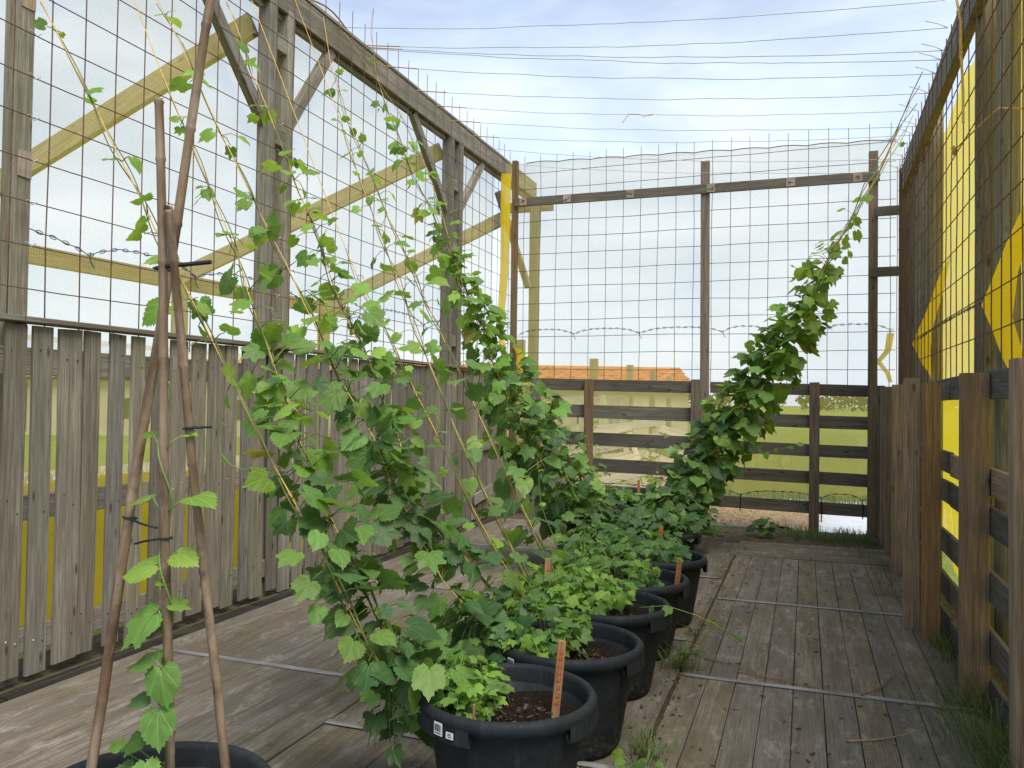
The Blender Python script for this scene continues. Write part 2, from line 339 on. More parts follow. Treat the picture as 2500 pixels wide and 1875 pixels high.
def netmat(name, col, trans, cover, cover2):
    m, t, o = new_mat(name); tc = N(t, 'ShaderNodeTexCoord'); v = tc.outputs['Object']
    sx = N(t, 'ShaderNodeSeparateXYZ'); Lk(t, v, sx.inputs[0])
    th = mathn(t, 'SINE', mathn(t, 'MULTIPLY', sx.outputs[2], 2*math.pi/.011))
    hcoord = mathn(t, 'ADD', sx.outputs[0], sx.outputs[1])
    th2 = mathn(t, 'SINE', mathn(t, 'MULTIPLY', hcoord, 2*math.pi/.017))
    n = noise(t, v, 1.3, 5, .6); n2 = noise(t, mapping(t, v, (9, 9, 40)), 1, 3, .6)
    f = mathn(t, 'ADD', mathn(t, 'MULTIPLY', th, .03), mathn(t, 'MULTIPLY', th2, .015))
    f = mathn(t, 'ADD', f, mathn(t, 'ADD', mathn(t, 'MULTIPLY', n, cover2-cover), cover-.05))
    f = mathn(t, 'ADD', f, mathn(t, 'MULTIPLY', n2, .04), True)
    d = N(t, 'ShaderNodeBsdfDiffuse'); d.inputs[0].default_value = col+(1,)
    tr = N(t, 'ShaderNodeBsdfTranslucent'); tr.inputs[0].default_value = trans+(1,)
    a = N(t, 'ShaderNodeMixShader'); a.inputs[0].default_value = .55; Lk(t, d.outputs[0], a.inputs[1]); Lk(t, tr.outputs[0], a.inputs[2])
    tp = N(t, 'ShaderNodeBsdfTransparent'); tp.inputs[0].default_value = (1, 1, 1, 1)
    b = N(t, 'ShaderNodeMixShader'); Lk(t, f, b.inputs[0]); Lk(t, tp.outputs[0], b.inputs[1]); Lk(t, a.outputs[0], b.inputs[2])
    Lk(t, b.outputs[0], o.inputs[0]); return m
M_net = netmat('yellow_windbreak_net', (.85,.68,.14), (.89,.76,.24), .35, .45)
M_netl = netmat('close_yellow_net', (.90,.73,.13), (.95,.80,.18), .45, .54)
M_net2 = netmat('doubled_yellow_net', (.88,.64,.03), (.95,.74,.035), .86, .97)
# tile roof, barn wall
M_white_wood = wood('sun_bleached_board', (.40,.34,.25), (.58,.52,.41), (.70,.64,.52), 0, stain=.25)
M_tile = plain('orange_clay_tile', (.46,.17,.075), .85, .2, .35, 2.2)
M_barn = plain('cream_barn_wall', (.48,.42,.28), .9, .2, .15, .8)
M_barnd = plain('dark_barn_opening', (.05,.05,.05), .8, .2, .15, .8)

# ------------------------------------------------------------------ ground and deck
mb = MB(); mb.add([(-900,-300,-.10),(900,-300,-.10),(900,1500,-.10),(-900,1500,-.10)], [(0,1,2,3)])
tag(mb.build('ground', M_field), kind='structure')
# earth bed that carries the deck
def grid_sheet(name, x0, x1, y0, y1, nx, ny, z, amp, mat, kind='structure', parent=None, seed=1):
    r = np.random.default_rng(seed); v = []; f = []
    for j in range(ny+1):
        for i in range(nx+1): v.append((x0+(x1-x0)*i/nx, y0+(y1-y0)*j/ny, z+r.normal(0, amp)))
    for j in range(ny):
        for i in range(nx): a = j*(nx+1)+i; f.append((a, a+1, a+nx+2, a+nx+1))
    o = put(bpy.data.objects.new(name, mesh_of(name, v, f, mat, True)), None, parent)
    return tag(o, kind=kind)
grid_sheet('earth', -4.25, 1.15, -1.0, 10.62, 60, 130, -.024, .004, M_earth)
deck = thing('deck', None, None, (0,0,0), kind='structure')
def deck_cols(xs, ys, gap=.005, z=0.0, rnd=.002):
    for j in range(len(ys)-1):
        for i in range(len(xs)-1):
            w = xs[i+1]-xs[i]-gap; xc = (xs[i]+xs[i+1])/2; zz = z-.014+random.uniform(-rnd, 0)
            board('plank', (xc, ys[j]+.012, zz), (xc, ys[j+1]-.012, zz), w, .028, (1,0,0), M_deck, deck, .002, .0015)
deck_cols([-.640+.1475*i for i in range(11)], [-.6, 1.0, 2.70, 4.62, 6.52, 8.48], .004)
deck_cols([-2.085+.2036*i for i in range(8)], [-.6, 1.38, 3.33, 5.30, 7.28, 9.25], .003, -.003)
deck_cols([-3.66+.196*i for i in range(9)], [-.1, 1.95, 3.91, 5.99, 7.95, 9.9], .0022, .001)
for k in range(6):
    y = 8.56+.150*k
    board('plank', (-.66, y, -.014), (.83, y+.03, -.014), .142, .028, (0,1,0), M_deck, deck, .002, .001)
for (x0, x1, y) in ((-.62,.83,4.62),(-.62,.83,6.52),(-.62,.83,2.70),(-2.08,-.70,3.33),(-2.08,-.70,5.30),(-2.08,-.70,7.28),(-3.65,-2.10,3.91),(-3.65,-2.10,5.99),(-3.65,-2.10,7.95)):
    board('seam_strip', (x0, y, .0045), (x1, y+random.uniform(-.004,.004), .0045), .042, .005, (0,1,0), M_strip, deck, .001)
sl = thing('sleeper_kerb', 'dark damp timber kerb along the foot of the slat fence', 'kerb', (-3.75, 6, 0))
for k in range(5):
    y0 = 1.0+2.0*k
    board('sleeper', (-3.735, y0, -.035), (-3.735, y0+1.985, -.035), .12, .07, (1,0,0), M_sleeper, sl, .012, .004)

# ------------------------------------------------------------------ slat fence (left side)
XF = -3.85
sf = thing('slat_fence', 'grey weathered fence of upright slats with a flat cap rail', 'fence', (XF-.05, 6.5, 0))
known = [(2.86,3.03),(3.07,3.19),(3.23,3.35),(3.40,3.55),(3.553,3.66),(3.74,3.85),(3.91,4.01),(4.08,4.17),(4.23,4.38),(4.43,4.56),(4.60,4.75),(4.755,4.88),(4.96,5.078),(5.082,5.22),(5.28,5.40),(5.43,5.57),(5.62,5.74),(5.79,5.93),(5.98,6.10)]
y = 6.15
while y < 10.62:
    w = random.uniform(.10,.15); known.append((y, min(y+w, 10.66))); y += w+random.choice((.008,.03,.04,.05,.05))
ys = 2.84
while ys > 0.4:
    w = random.uniform(.10,.14); ys -= w+.04; known.append((ys, ys+w))
nails = MB(); screws = MB()
for (a, b) in known:
    yc = (a+b)/2; z0 = random.uniform(-.01,.045); xs = XF-.011+random.uniform(-.004,.003)
    board('slat', (xs, yc, z0), (xs+random.uniform(-.006,.006), yc+random.uniform(-.008,.008), 1.865), (b-a), .022, (0,1,0), M_slat, sf, .002, .004)
    for zz in (.22, .92, 1.70):
        for q in (.25, .75):
            if random.random() < .75:
                c = (xs+.0125, a+(b-a)*q+random.uniform(-.01,.01), zz+random.uniform(-.05,.05))
                (screws if random.random() < .16 else nails).tube([c, (c[0]+.003, c[1], c[2])], random.uniform(.0035,.006), 6)
tag(nails.build('nail_heads', M_nail, sf), kind='stuff'); tag(screws.build('screw_heads', M_screw, sf), kind='stuff')
for k in range(4):
    board('cap_rail', (XF-.03, .6+2.55*k, 1.893), (XF-.03, .6+2.55*k+2.545, 1.893), .135, .030, (1,0,0), M_slat, sf, .004, .003)
for zc, h in ((1.675,.145),(.90,.13),(.20,.13)):
    for k in range(3):
        board('back_rail', (XF-.042, .6+3.36*k, zc), (XF-.042, .6+3.36*k+3.35, zc), h, .036, (0,0,1), M_slat, sf, .003, .002)
board('loose_board', (-3.82, 9.35, .28), (-3.82, 9.95, .36), .13, .02, (0,0,1), M_slat, sf, .002)
board('loose_board', (-3.825, 9.45, .92), (-3.825, 10.2, .95), .11, .02, (0,0,1), M_slat, sf, .002)

# ------------------------------------------------------------------ timber frame on the left
tf = thing('timber_frame', 'grey timber frame of paired posts, knee braces and a long top beam', 'frame', (-3.95, 6.5, 0))
def lpost(y0, y1, top, xo=0.0):
    board('post', (-3.955+xo, (y0+y1)/2, -.1), (-3.955+xo, (y0+y1)/2, top), y1-y0, .11, (0,1,0), M_post, tf, .005, .004, 5)
for (a, b, z) in ((3.139,3.232,4.75),(5.255,5.340,4.76),(5.490,5.577,4.60),(8.67,8.785,4.60),(8.945,9.057,4.60)): lpost(a, b, z)
for (yc, zs) in ((5.415,(1.2,2.10,2.58,3.55,4.3)),(8.865,(1.2,2.2,3.3,4.05))):
    for z in zs: board('spacer_block', (-3.955, yc-.07, z), (-3.955, yc+.07, z), .13, .09, (0,0,1), M_post, tf, .003)
board('beam', (-3.925, .3, 4.665), (-3.925, 6.9, 4.675), .215, .045, (0,0,1), M_post, tf, .004, .004, 5)
board('beam', (-3.925, 6.905, 4.675), (-3.925, 11.9, 4.715), .215, .045, (0,0,1), M_post, tf, .004, .004, 5)
board('under_beam', (-3.985, .3, 4.575), (-3.985, 11.9, 4.625), .15, .045, (0,0,1), M_post, tf, .004, .004, 5)
board('top_plate', (-3.955, .3, 4.793), (-3.955, 11.9, 4.838), .10, .03, (1,0,0), M_post, tf, .004, .003, 5)
for (y0, z0, y1, z1) in ((5.25,3.66,4.45,4.52),(5.585,3.70,6.20,4.56),(8.66,3.76,7.80,4.56),(9.065,3.80,9.80,4.57),(3.24,3.70,3.95,4.5)):
    d = Vector((0, y1-y0, z1-z0)).normalized()
    board('brace', Vector((-3.965,y0,z0))-d*.04, (-3.965,y1,z1), .095, .065, (0,-d.z,d.y), M_post, tf, .004, .004)
# end of the frame beyond the back net
board('post', (-3.83, 11.62, -.1), (-3.83, 11.62, 4.52), .13, .12, (1,0,0), M_post, tf, .005)
board('brace', (-3.90, 11.55, 3.2), (-4.10, 10.75, 4.45), .09, .07, (1,0,0), M_post, tf, .004)
board('cross_head', (-4.35, 11.62, 4.42), (-3.55, 11.62, 4.42), .15, .06, (0,0,1), M_post, tf, .004)
for z in (2.72, 3.62):
    board('bare_patch', (-3.8985, 3.187, z-.07), (-3.8985, 3.187, z+.07), .085, .003, (0,1,0), M_pale, tf, .0008)
# lean-to rafters outside
lt = thing('lean_to_frame', 'sloping rafters and low outer posts seen through the net beyond the slat fence', 'frame', (-7, 8, 0))
board('outer_beam', (-7.0, 1.5, 2.80), (-7.0, 11.6, 2.90), .18, .07, (0,0,1), M_frame_out, lt, .005)
for (a, b) in (((-4.08,5.28,4.42),(-7.0,5.07,3.10)),((-4.08,8.82,4.47),(-7.05,7.81,2.90)),((-4.08,11.15,4.20),(-7.05,10.90,2.88)),((-4.08,2.5,4.42),(-7.0,2.4,3.0))):
    board('rafter', a, b, .19, .06, (0,0,1), M_frame_out, lt, .005)
for yy in (5.07, 7.81, 10.9):
    board('outer_post', (-7.0, yy, -.1), (-7.0, yy, 2.80), .14, .14, (1,0,0), M_frame_out, lt, .005)

# ------------------------------------------------------------------ steel mesh sheets
def wire_mesh(parent, origin, du, dv, us, vs, u0, u1, v0, v1, r, mat, wob=.004):
    """wires at parameters us (running along dv) and vs (running along du)"""
    o, du, dv = Vector(origin), Vector(du), Vector(dv); nrm = du.cross(dv)
    for u in us:
        n = 6; j = [random.uniform(-wob,wob) for _ in range(n+1)]; top = v1+random.uniform(-.015,.015)
        pts = [o+du*(u+j[i])+dv*(v0+(top-v0)*i/n)+nrm*random.uniform(-wob,wob) for i in range(n+1)]
        mb = MB(); mb.tube(pts, r, 6); mb.build('upright_wire', mat, parent, None, True)
    for v in vs:
        n = 9; sag = random.uniform(-.006,.006)
        pts = [o+du*(u0+(u1-u0)*i/n)+dv*(v+random.uniform(-wob,wob)+sag*math.sin(i*1.3))+nrm*(.002+2*r+random.uniform(0,wob)) for i in range(n+1)]
        mb = MB(); mb.tube(pts, r, 6); mb.build('cross_wire', mat, parent, None, True)
lm = thing('steel_mesh', 'rusty square steel mesh tied to the posts above the slat fence', 'wire mesh', (-3.87, 6, 1.8))
wire_mesh(lm, (-3.868,0,0), (0,1,0), (0,0,1), [3.305+.2212*k for k in range(-3, 34)], [2.063+.2243*k for k in range(0, 13)], 2.5, 10.66, 1.80, 5.0, .0035, M_rust)
bm_ = thing('steel_mesh', 'dull steel mesh of squares across the end wall above the board fence', 'wire mesh', (-1.3, 10.45, 1.7))
wire_mesh(bm_, (0,10.455,0), (1,0,0), (0,0,1), [-3.601+.2262*k for k in range(0, 21)], [1.930+.2215*k for k in range(0, 13)], -3.70, 0.98, 1.72, 4.82, .0038, M_greywire, .007)
rm = thing('steel_mesh', 'rusty steel mesh in front of round poles above the rail fence', 'wire mesh', (.95, 7, 1.6))
wire_mesh(rm, (.95,0,0), (0,1,0), (0,0,1), [4.38+.2225*k for k in range(-9, 26)], [1.700+.2190*k for k in range(0, 12)], 2.4, 9.95, 1.55, 4.18, .0036, M_rust)
# wire ties on the posts
for (par, y, zs, x) in ((lm, 3.20, (2.29,2.51,2.74,2.96,3.18,3.41), -3.872),(lm, 5.34, (2.06,2.29,2.74,3.41,3.63), -3.872),(lm, 5.57, (2.06,2.51,2.96,3.41), -3.872),(lm, 9.06, (2.29,2.96,3.63), -3.872)):
    for z in zs:
        mb = MB(); mb.tube([(x+.03, y-.045, z+.006),(x+.016,y-.02,z+.012),(x+.018,y,z-.008),(x+.03,y+.02,z+.01)], .0035, 5); mb.build('wire_tie', M_thinwire, par)

# ------------------------------------------------------------------ end wall (back)
YB = 10.40
ew = thing('end_frame', 'brown posts carrying a nailed cross board above the end fence', 'frame', (-1.3, YB, 0))
def bpost(xc, w, z0, z1, name='post', mat=M_back, par=ew, y=YB, th=.075, lean=0.0):
    board(name, (xc, y, z0), (xc+lean, y, z1), w, th, (1,0,0), mat, par, .004, .004, 5)
bpost(-3.715, .075, -.05, 4.75); bpost(-1.175, .105, -.05, 4.53, lean=-.02); bpost(.735, .100, -.05, 4.48)
cb = board('cross_board', (-3.70, YB-.052, 4.172), (.80, YB-.052, 4.178), .118, .026, (0,0,1), M_rail, ew, .003, .003, 6)
for x in (-3.58, -2.97, -2.13, -1.12, -.18, .56):
    board('bare_patch', (x-.05, YB-.0665, 4.176), (x+.05, YB-.0665, 4.177), .10, .0025, (0,0,1), M_pale, cb, .0008)
    mb = MB()
    for _ in range(4):
        c = Vector((x+random.uniform(-.03,.03), YB-.0678, 4.176+random.uniform(-.02,.02)))
        mb.tube([c, c+Vector((0,-.003,0))], random.uniform(.006,.012), 7)
    mb.build('nail_cluster', M_nail, cb)
for z, x0, x1 in ((3.762,.76,1.10),(3.056,.70,1.10)):
    board('short_rail', (x0, YB-.05, z), (x1, YB-.05, z+.005), .112, .026, (0,0,1), M_rail, ew, .003)
ef = thing('rail_fence', 'dark horizontal boards on short posts closing the end of the deck', 'fence', (-1.3, YB, 0))
for (xc, w) in ((-3.385,.135),(-2.655,.112),(-1.283,.118),(.103,.115),(.825,.085)):
    bpost(xc, w, -.02, 1.80 if xc < -1 else (1.775 if xc < .5 else 1.74), 'fence_post', M_rail if xc < -3 or xc > .5 else M_back, ef, YB-.01, .07)
for (z0, z1) in ((1.795,1.643),(1.457,1.286),(1.10,.93),(.76,.59),(.42,.285)):
    zc = (z0+z1)/2
    board('rail', (-3.45, YB+.045, zc+.022), (-1.235, YB+.045, zc-.012), z0-z1, .028, (0,0,1), M_rail, ef, .003, .005)
for (z0, z1) in ((1.749,1.613),(1.381,1.229),(1.032,.889),(.707,.559),(.352,.209)):
    zc = (z0+z1)/2
    board('rail', (-1.115, YB+.045, zc+.027), (.87, YB+.045, zc-.010), z0-z1+.002, .028, (0,0,1), M_rail, ef, .003, .005)
board('threshold', (-3.5, 10.56, -.03), (-.3, 10.56, -.03), .10, .06, (0,1,0), M_post, ef, .004)
for (x, z0, z1) in ((-.74,.40,.20),(.19,.37,.12),(.64,.36,.18),(-2.78,.42,.22)):
    mb = MB(); mb.tube([(x,10.37+.0,z0),(x+.002,10.41,(z0+z1)/2),(x-.003,10.40,z1)], .0065, 6); mb.build('cable_tie', M_black, ef)

# ------------------------------------------------------------------ right wall
rf = thing('rail_fence', 'warm brown square posts with broad boards behind them beside the path', 'fence', (.82, 6.5, 0))
def rpost(x0, x1, y0, dy, z0, z1, mat=M_right):
    board('fence_post', ((x0+x1)/2, y0+dy/2, z0), ((x0+x1)/2+random.uniform(-.006,.006), y0+dy/2, z1), x1-x0, dy, (1,0,0), mat, rf, .005, .004, 5)
for (x0, x1, y0, dy, z1) in ((.752,.875,2.30,.11,1.68),(.752,.875,3.555,.11,1.69),(.752,.877,4.683,.11,1.675),(.718,.821,5.89,.10,1.655),(.632,.735,6.16,.045,1.695),(.735,.840,7.10,.10,1.69),(.745,.85,8.14,.10,1.70),(.765,.865,9.11,.10,1.70),(.775,.875,9.75,.10,1.70)):
    rpost(x0, x1, y0, dy, -.02, z1, M_right if x0 != .718 else M_right)
rails = ((1.610,.145,M_rail),(1.130,.140,M_pale),(.930,.145,M_rail),(.605,.150,M_rail),(.315,.150,M_rail),(.06,.16,M_rail))
cuts = ((1.6, 3.60),(3.605,5.93),(5.94,8.18),(8.19,10.3))
for (zc, h, mt) in rails:
    for (a, b) in cuts:
        m_ = mt if (mt is not M_pale or a < 5.9) else M_rail
        board('rail', (.893, a, zc+random.uniform(-.012,.012)), (.893, b, zc+random.uniform(-.012,.012)), h, .026, (0,0,1), m_, rf, .003, .004)
rp = thing('timber_wall_frame', 'round treated poles and dark top beam behind the rusty mesh beside the path', 'frame', (1.15, 7, 0))
for (x, y, r) in ((1.10,6.02,.068),(1.14,5.60,.072),(1.13,8.50,.075),(1.14,8.95,.075),(1.13,9.35,.07),(1.12,9.75,.07),(1.13,3.1,.07)):
    pole('round_pole', (x, y, -.1), (x+random.uniform(-.01,.01), y, 4.36), r, r*.9, M_pole, rp)
board('top_beam', (1.03, 2.0, 4.33), (1.03, 10.25, 4.02), .27, .07, (0,0,1), M_pole, rp, .004, .004, 5)
board('corner_post', (1.03, 10.02, -.1), (1.03, 10.02, 4.15), .11, .10, (1,0,0), M_back, rp, .005)

# ------------------------------------------------------------------ nets
def net_sheet(name, label, P, nu, nv, mat, amp, hem=None):
    """P(u,v) -> point on the hanging sheet"""
    v = [P(i/nu, j/nv) for j in range(nv+1) for i in range(nu+1)]
    f = [(j*(nu+1)+i, j*(nu+1)+i+1, (j+1)*(nu+1)+i+1, (j+1)*(nu+1)+i) for j in range(nv) for i in range(nu)]
    t_ = thing(name, label, 'netting', v[nu//2])
    mb = MB(); mb.add(v, f); mb.build('sheet', mat, t_, None, True); return t_
def wob(a, b, s): return math.sin(a*3.1+s)*.5+math.sin(a*7.7+b*3+s*2)*.3+math.sin(b*9+a*2.3+s)*.2
TL = [2.2, 3.75, 4.65, 5.9, 7.05, 8.3, 9.4, 10.4]
def PLn(u, v):
    y = .8+u*9.72; v0 = v; top = 4.90+.05*math.sin(y*2.2)+.03*math.sin(y*5.3)
    bot = 1.80
    return (-4.055+.015*wob(y, v, 1)-.02*math.sin(v*math.pi), y, bot+(top-bot)*v)
def PLn2(u, v):
    y = .8+u*9.72; bot = .12+.05*math.sin(y*3.7); return (-4.045+.012*wob(y, v*3, 3), y, bot+(1.83-bot)*v)
n1b = net_sheet('windbreak_net', 'denser yellow net low behind the slats of the upright fence', PLn2, 80, 14, M_netl, .02)
def PLn3(u, v):
    y = .8+u*9.72; return (-4.075+.02*wob(y, v*5, 7)-.03*math.sin(y*4), y, .10+(.98+.03*math.sin(y*2)-.10)*v)
n1c = net_sheet('windbreak_net', 'doubled strip of yellow net along the foot of the upright slat fence', PLn3, 90, 8, M_net2, .02)
n1 = net_sheet('windbreak_net', 'pale yellow net stretched outside the slat fence and its rusty mesh', PLn, 80, 24, M_net, .02)
def PBn(u, v):
    x = -3.98+u*5.05; bot = 1.70
    top = 4.745-.025*(x+3.6)+.02*abs(math.sin(x*math.pi/.45))
    return (x, 10.53+.012*wob(x, v*4, 2)+.03*math.sin(v*math.pi), bot+(top-bot)*v)
def PBn2(u, v):
    x = -3.98+u*5.05; bot = .40+.05*abs(math.sin((x+.74)*math.pi/.93))+.01*math.sin(x*9); return (x, 10.525+.010*wob(x, v*4, 4), bot+(1.74-bot)*v)
n2b = net_sheet('windbreak_net', 'denser yellow net low behind the boards of the end fence', PBn2, 70, 18, M_netl, .02)
n2 = net_sheet('windbreak_net', 'pale yellow net across the end wall behind the square mesh', PBn, 70, 26, M_net, .02)
def PRn(u, v):
    y = 1.6+u*8.75; bot = .05+.04*math.sin(y*3); top = 4.62-.045*(y-2)+.02*math.sin(y*4)
    return (1.29+.03*wob(y, v*3, 5)-.04*math.sin(v*math.pi*2), y, bot+(top-bot)*v)
n3 = net_sheet('windbreak_net', 'yellow net hung beyond the round poles beside the path', PRn, 60, 24, M_net2, .02)
# flaps of the right-hand net pulled in front of the poles and tied to the mesh
def flap(label, tip, pts, mat=M_net2):
    n = 10; a = Vector(tip); v = []; f = []
    for i in range(n+1):
        for q in range(len(pts)):
            s = i/n; b = Vector(pts[q]); p = a.lerp(b, s); p.x += .012*math.sin(q*2+i)*s
            v.append(p)
    m_ = len(pts)
    for i in range(n):
        for q in range(m_-1): f.append((i*m_+q, i*m_+q+1, (i+1)*m_+q+1, (i+1)*m_+q))
    t_ = thing('net_flap', label, 'netting', tip); mb = MB(); mb.add(v, f); mb.build('sheet', mat, t_, None, True); return t_
fa = flap('bright yellow net flap drawn to a point across the nearer poles', (.965, 5.42, 2.10), [(1.04,4.66,1.45),(1.04,4.78,1.65),(1.04,4.86,1.80),(1.03,4.95,1.98),(1.03,4.8,2.2),(1.04,4.62,2.4),(1.06,4.42,2.62),(1.1,4.25,2.9)])
fb = flap('bright yellow net flap drawn to a point across the farther poles', (.965, 8.71, 2.10), [(1.04,7.95,1.72),(1.03,7.90,1.87),(1.02,8.0,2.0),(1.02,7.7,2.2),(1.05,7.3,2.45),(1.06,7.2,2.7)])
# corner scraps of net
def ribbon(label, pts, w, mat=M_net2):
    v = []; f = []
    for i, p in enumerate(pts):
        p = Vector(p); k = w*(1-.5*i/len(pts))
        v += [p+Vector((-k,0,0)), p+Vector((-k*.2,-.03*math.sin(i*1.7),0)), p+Vector((k,.02,0))]
    for i in range(len(pts)-1):
        for q in range(2): f.append((i*3+q, i*3+q+1, i*3+q+4, i*3+q+3))
    t_ = thing('net_edge', label, 'netting', pts[-1]); mb = MB(); mb.add(v, f); mb.build('sheet', mat, t_, None, True); return t_
ribbon('bunched yellow net edge hanging beside the corner post at the slat fence', [(-3.80,10.25,4.55),(-3.79,10.22,4.0),(-3.80,10.24,3.3),(-3.82,10.23,2.9),(-3.86,10.25,2.5),(-3.80,10.22,2.2)], .07)
ribbon('gathered yellow net tail tied low on the corner post of the slat fence', [(-3.66,10.33,2.25),(-3.60,10.36,2.12),(-3.62,10.36,2.0),(-3.52,10.36,1.88),(-3.40,10.36,1.83)], .045)
ribbon('small yellow net corner tied low to the mesh beside the brown corner post', [(.93,10.42,2.35),(.90,10.41,2.15),(.80,10.41,2.02),(.90,10.41,1.88),(.93,10.42,1.78)], .04)
# hem cords with eyelets
def hem(parent, P, s0, s1, step, z, ties, amp, rr=.010):
    def zz(s):
        k = 0
        for a, b in zip(ties[:-1], ties[1:]):
            if a <= s <= b: q = (s-a)/(b-a); k = amp*(1-(2*abs(q-.5))**3)
        return z+k
    mb = MB(); s = s0; path = []
    while s < s1: path.append(P(s, zz(s)+.004*math.sin(s*40))); s += step/3
    mb.tube(path, .0032, 5)
    s = s0+step/2
    while s < s1:
        c0 = zz(s); ring = []
        for k in range(11):
            a = 2*math.pi*k/10; ring.append(P(s+math.cos(a)*step*.26, c0+math.sin(a)*rr+(zz(s+math.cos(a)*step*.26)-c0)))
        mb.tube(ring, .0026, 5, cap=False); s += step
    for b in ties:
        if s0 < b < s1: mb.tube([P(b, zz(b)+.02), P(b, zz(b)-.03), P(b+.03, zz(b)-.07)], .004, 5)
    mb.build('hem_cord', M_cord, parent)
hem(n1, lambda s, z: (-4.035, s, z), 2.3, 10.4, .088, 2.335, TL, .085)
hem(n2, lambda s, z: (s, 10.505, z), -3.68, .95, .088, 2.40, [-3.68,-2.9,-2.02,-.97,-.44,.15,.93], .07)
hem(n2b, lambda s, z: (s, 10.50, z), -3.6, .80, .10, .385, [-3.6,-2.78,-1.7,-.74,.19,.64,1.3], .065, .006)
hem(n3, lambda s, z: (.985, s, z), 5.43, 8.72, .10, 2.12, [5.42,8.72], .02)
def edge_rope(parent, pts, r, mat):
    mb = MB(); mb.tube(pts, r, 6); mb.build('edge_rope', mat, parent, None, True)
edge_rope(n1, [(-4.03+.01*math.sin(k), .8+k*.12, 4.90+.05*math.sin((.8+k*.12)*2.2)+.03*math.sin((.8+k*.12)*5.3)) for k in range(81)], .007, M_dead)
edge_rope(n2, [(-3.6+k*.09, 10.515, 4.745-.025*(k*.09)+.018*abs(math.sin((-3.6+k*.09)*math.pi/.45))) for k in range(52)], .006, M_dead)

# ------------------------------------------------------------------ overhead wires
WL = [((-3.84,6.20,4.76),(.93,6.56,4.44)),((-3.84,6.61,4.77),(.93,6.40,4.17)),((-3.84,6.63,4.76),(.93,6.60,4.09)),((-3.84,6.65,4.76),(.93,6.72,4.07)),((-3.84,6.95,4.71),(.93,6.94,4.05)),((-3.84,7.63,4.72),(.93,7.38,4.06)),
      ((-3.84,8.15,4.74),(.93,8.12,4.17)),((-3.84,8.58,4.72),(.93,8.04,4.0)),((-3.84,9.19,4.73),(.93,8.29,4.0)),((-3.84,9.78,4.75),(.93,8.83,3.93)),((-3.84,10.60,4.78),(.93,9.13,3.89))]
for i, (a, b) in enumerate(WL):
    a, b = Vector(a), Vector(b); n = 40; pts = []; ph = random.uniform(0,6)
    w1 = 0; 
    for k in range(n+1):
        s = k/n; p = a.lerp(b, s); p.z -= .10*4*s*(1-s)*(.4+.6*random.random() if False else .7); w1 = .8*w1+random.uniform(-.006,.006); p.z += w1*math.sin(math.pi*s); pts.append(p)
    WP = globals().setdefault('WP', {}); WP[i] = pts
    mb = MB(); mb.tube(pts, .0032 if i < 6 else .0029, 5)
    mb.tube([b+Vector((-.0,0,0)), b+Vector((-.06,.03,.05)), b+Vector((-.14,.05,.09))], .003, 4)
    o = mb.build('overhead_wire', M_thinwire, None, Matrix.Translation(a), True)
    tag(o, 'thin wavy wire strung over the open top between beam and mesh', 'wire', 'wires strung across the open top')
    if i in (1, 2, 4, 5, 6, 7, 8):
        q = MB(); q.tube([pts[0]+Vector((-.02,0,-.01))]+[q_+Vector((0,-.004,.003)) for q_ in pts[0:4]], .0036, 5)
        q.build('twine_whipping', M_twine, o)
mb = MB(); k0 = Vector(WP[6][18])
mb.tube([k0+Vector((-.07,0,-.08)), k0+Vector((-.015,0,-.01)), k0+Vector((0,0,.004)), k0+Vector((.10,0,-.010)), k0+Vector((.15,0,-.035)), k0+Vector((.24,0,-.03))], .0042, 5)
tag(mb.build('twine_knot', M_twine, None, Matrix.Translation(k0)), 'short pale twine knot hanging on an overhead wire', 'twine')
# twine hanging on the right wall
mb = MB(); mb.tube([(.93,6.05,4.20),(.94,5.95,4.0),(.93,5.90,3.80),(.93,5.86,3.70),(.935,5.84,3.52),(.93,5.8,3.30)], .008, 6)
for k in range(3): mb.tube([(.93,5.90+.03*math.cos(a*.9+k),3.78+.02*math.sin(a*.9)+.012*k) for a in range(8)], .007, 5)
tag(mb.build('hanging_twine', M_twine, None, Matrix.Translation((.93,5.9,3.3))), 'yellow twine with a knot hanging down the rusty mesh by the poles', 'twine')
mb = MB(); mb.tube([(.94,6.2,3.24),(1.03,5.7,3.27),(1.065,5.48,3.27),(1.2,5.42,3.23)], .005, 5)
for k in range(3): mb.tube([(.94+.015*math.cos(a*.9+k),6.2+.02*math.cos(a*.9),3.24+.03*math.sin(a*.9)) for a in range(8)], .006, 5)
tag(mb.build('pole_lashing', M_twine, None, Matrix.Translation((.94,6.2,3.24))), 'yellow twine lashed from the mesh around a round pole', 'twine')

